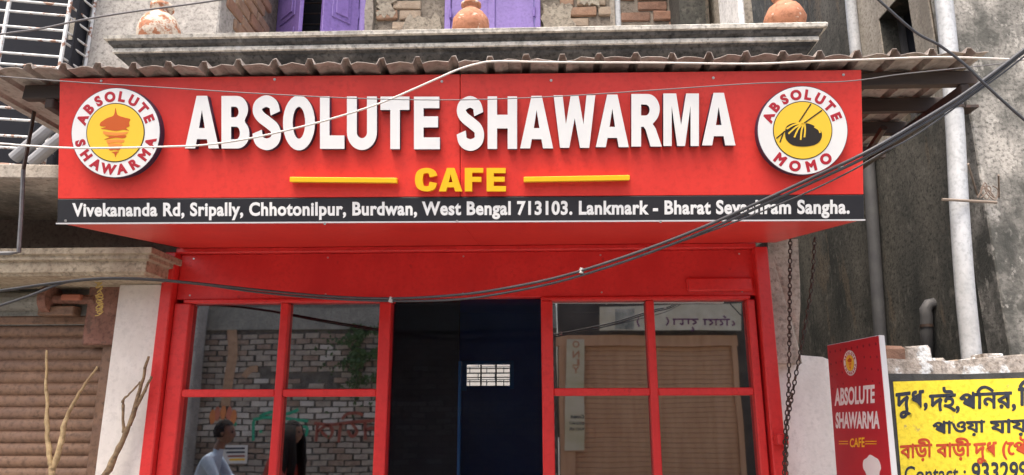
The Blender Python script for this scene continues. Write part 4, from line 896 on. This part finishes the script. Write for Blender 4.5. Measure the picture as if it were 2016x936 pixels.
def head(c, facing, parent, hair_long):
    f = Vector((facing[0], facing[1], 0)).normalized(); s_ = Vector((-f.y, f.x, 0)); c = Vector(c)
    T = Matrix((f, s_, Vector((0, 0, 1)))).transposed().to_4x4(); T.translation = c
    bm = bmesh.new(); bmesh.ops.create_uvsphere(bm, u_segments=24, v_segments=18, radius=1)
    for v in bm.verts:
        x, y, z = v.co; jaw = max(0, -z); x2 = x*(.098-.012*jaw)+.012*jaw; y2 = y*(.078-.022*jaw); z2 = z*.118
        if x > .75 and abs(y) < .22: x2 += .020*max(0, 1-abs(z+.12)/.28)          # nose
        if x > .7 and abs(abs(y)-.36) < .16 and abs(z-.1) < .14: x2 -= .010        # eye sockets
        if x > .7 and abs(y) < .35 and abs(z+.48) < .08: x2 += .005                # lips
        v.co = T @ Vector((x2, y2, z2))
    me = bpy.data.meshes.new('head'); bm.to_mesh(me); bm.free(); me.materials.append(SKIN)
    for p in me.polygons: p.use_smooth = True
    h = link('head', me, parent)
    for sg in (-1, 1):
        MB().tube([T @ Vector((-.002, sg*.074, -.02)), T @ Vector((-.008, sg*.086, .012))], [.014, .018], 10).build('ear', SKIN, h, True)
        bm = bmesh.new(); bmesh.ops.create_uvsphere(bm, u_segments=10, v_segments=8, radius=.011, matrix=Matrix.Translation(T @ Vector((.078, sg*.030, .010)))); me = bpy.data.meshes.new('eye'); bm.to_mesh(me); bm.free(); me.materials.append(HAIR); link('eye', me, h)
    bm = bmesh.new(); bmesh.ops.create_uvsphere(bm, u_segments=24, v_segments=18, radius=1)
    for v in list(bm.verts):
        x, y, z = v.co; v.co = T @ Vector((x*.108-.016, y*.090, z*.118+.018))
    dele = [v for v in bm.verts if (T.inverted() @ v.co).x > .02 and (T.inverted() @ v.co).z < .06 or (T.inverted() @ v.co).z < -.05]
    bmesh.ops.delete(bm, geom=dele, context='VERTS')
    for v in bm.verts: v.co += Vector((random.uniform(-1, 1), random.uniform(-1, 1), random.uniform(-1, 1)))*.004
    me = bpy.data.meshes.new('hair'); bm.to_mesh(me); bm.free(); me.materials.append(HAIR); link('hair', me, h)
    if hair_long:
        mb = MB()
        for k in range(26):
            a = math.pi*(.35+1.3*k/25); b_ = c+f*(.085*math.cos(a))+s_*(.085*math.sin(a))
            mb.tube([b_+Vector((0, 0, .08)), b_*1+(b_-c)*.6+Vector((0, 0, -.08)), b_+(b_-c)*1.1+Vector((random.uniform(-.02, .02), random.uniform(-.02, .02), -.30)), b_+(b_-c)*1.0+Vector((random.uniform(-.03, .03), random.uniform(-.03, .03), -.5))], [.022, .03, .03, .012], 6)
        mb.build('long_hair', HAIR, h, True)
def hand(c, d, parent, up_=Vector((0, 0, 1))):
    d = Vector(d).normalized(); s_ = d.cross(up_).normalized(); c = Vector(c); mb = MB()
    mb.tube([c, c+d*.05, c+d*.09], [.026, .036, .030], 10)
    for k, (o_, l) in enumerate(((-.026, .062), (-.009, .074), (.009, .070), (.026, .055))):
        b_ = c+d*.075+s_*o_; mb.tube([b_, b_+d*l*.55, b_+d*l*.9+up_*-.022], [.0095, .0085, .006], 7)
    mb.tube([c+d*.02+s_*.028, c+d*.05+s_*.055, c+d*.085+s_*.058], [.012, .010, .007], 7); mb.build('hand', SKIN, parent, True)
def seated(name, lab, px_, turn, cols, arm_to, hair_long, lift=0, sk_sleeve=True):
    x = refl(px_, 850, PY).x; f = Vector((math.cos(turn), math.sin(turn), 0)); s_ = Vector((-f.y, f.x, 0)); B = Vector((x, PY, SEAT+.1))
    def q(a, b, c): return tuple(B+f*a+s_*b+Vector((0, 0, c)))
    J = dict(pelvis=q(0, 0, 0), waist=q(.01, 0, .18), chest=q(.08, 0, .35), neck=q(.14, 0, .50), nk2=q(.19, 0, .65),
             shl=q(.10, .17, .43), shr=q(.10, -.17, .43), ell=q(.24, .22, .22), elr=q(.24, -.22, .22), wrl=q(.46, .10, .20+lift), wrr=q(.46, -.10, .20+lift),
             hpl=q(.05, .10, -.02), hpr=q(.05, -.10, -.02), knl=q(.44, .13, .0), knr=q(.44, -.13, .0), anl=q(.40, .13, -.46), anr=q(.40, -.13, -.46), tol=q(.56, .14, -.66), tor=q(.56, -.14, -.66), hel=q(.40, .13, -.62), her=q(.40, -.13, -.62))
    E_ = [('pelvis', 'waist'), ('waist', 'chest'), ('chest', 'neck'), ('neck', 'nk2'), ('chest', 'shl'), ('chest', 'shr'), ('shl', 'ell'), ('shr', 'elr'), ('ell', 'wrl'), ('elr', 'wrr'), ('pelvis', 'hpl'), ('pelvis', 'hpr'), ('hpl', 'knl'), ('hpr', 'knr'), ('knl', 'anl'), ('knr', 'anr'), ('anl', 'hel'), ('anr', 'her'), ('hel', 'tol'), ('her', 'tor')]
    rad = dict(pelvis=.14, waist=.125, chest=.145, neck=.065, nk2=.052, shl=.072, shr=.072, ell=.048, elr=.048, wrl=.030, wrr=.030, hpl=.1, hpr=.1, knl=.07, knr=.07, anl=.045, anr=.045, tol=.035, tor=.035, hel=.042, her=.042)
    def paint_(me):
        for p in me.polygons:
            c = p.center; l = c-B; a = l.dot(f); z_ = l.z
            p.material_index = 0
            if z_ < .06 and (a > .12 or z_ < -.02): p.material_index = 1
            if z_ > .545 or (a > .31 and z_ > .12): p.material_index = 2
            if z_ < -.52: p.material_index = 2
    t_, b_ = figure(name, lab, J, E_, rad, cols, paint_)
    head(Vector(q(.21, 0, .715)), f, t_, hair_long)
    for k in ('l', 'r'): hand(Vector(J['wr'+k]), Vector(J['wr'+k])-Vector(J['el'+k]), t_)
    return t_, q
tm, q1 = seated('person', 'person in pale blue shirt sitting and holding a white sheet, seen in the left window', 398, R(-6), [SHIRT, TROU, SKIN], 0, False)
tw, q2 = seated('person', 'person with long dark hair in a red dress sitting beside the one in pale blue', 536, R(8), [REDC, REDC, SKIN], 0, True, .03)
pc = Vector(q1(.60, 0, .235)); o = MB().slab([pc+Vector((-.12, -.08, 0)), pc+Vector((.12, -.08, .01)), pc+Vector((.12, .08, .01)), pc+Vector((-.12, .08, 0))], (0, 0, 1), .004).build('paper_sheet', PAPER); tag(o, 'white sheet of paper held by the person in pale blue', 'paper')
# notice on the far wall
nn = [refl(x, y, OY+.03) for x, y in ((432, 877), (484, 877), (482, 915), (432, 915))]
no = MB().slab(nn, (0, -1, 0), .003).build('wall_notice', PAPER); tag(no, 'white printed notice on the brick wall across the street', 'notice')
for k, (y0, M) in enumerate(((882, NAVYT), (890, NAVYT), (898, MAR), (905, YEL))):
    P = [refl(x, y, OY+.031) for x, y in ((438+k*3, y0), (478, y0), (478, y0+4), (438+k*3, y0+4))]; MB().slab(P, (0, 1, 0), .001).build('printed_line', M, no)
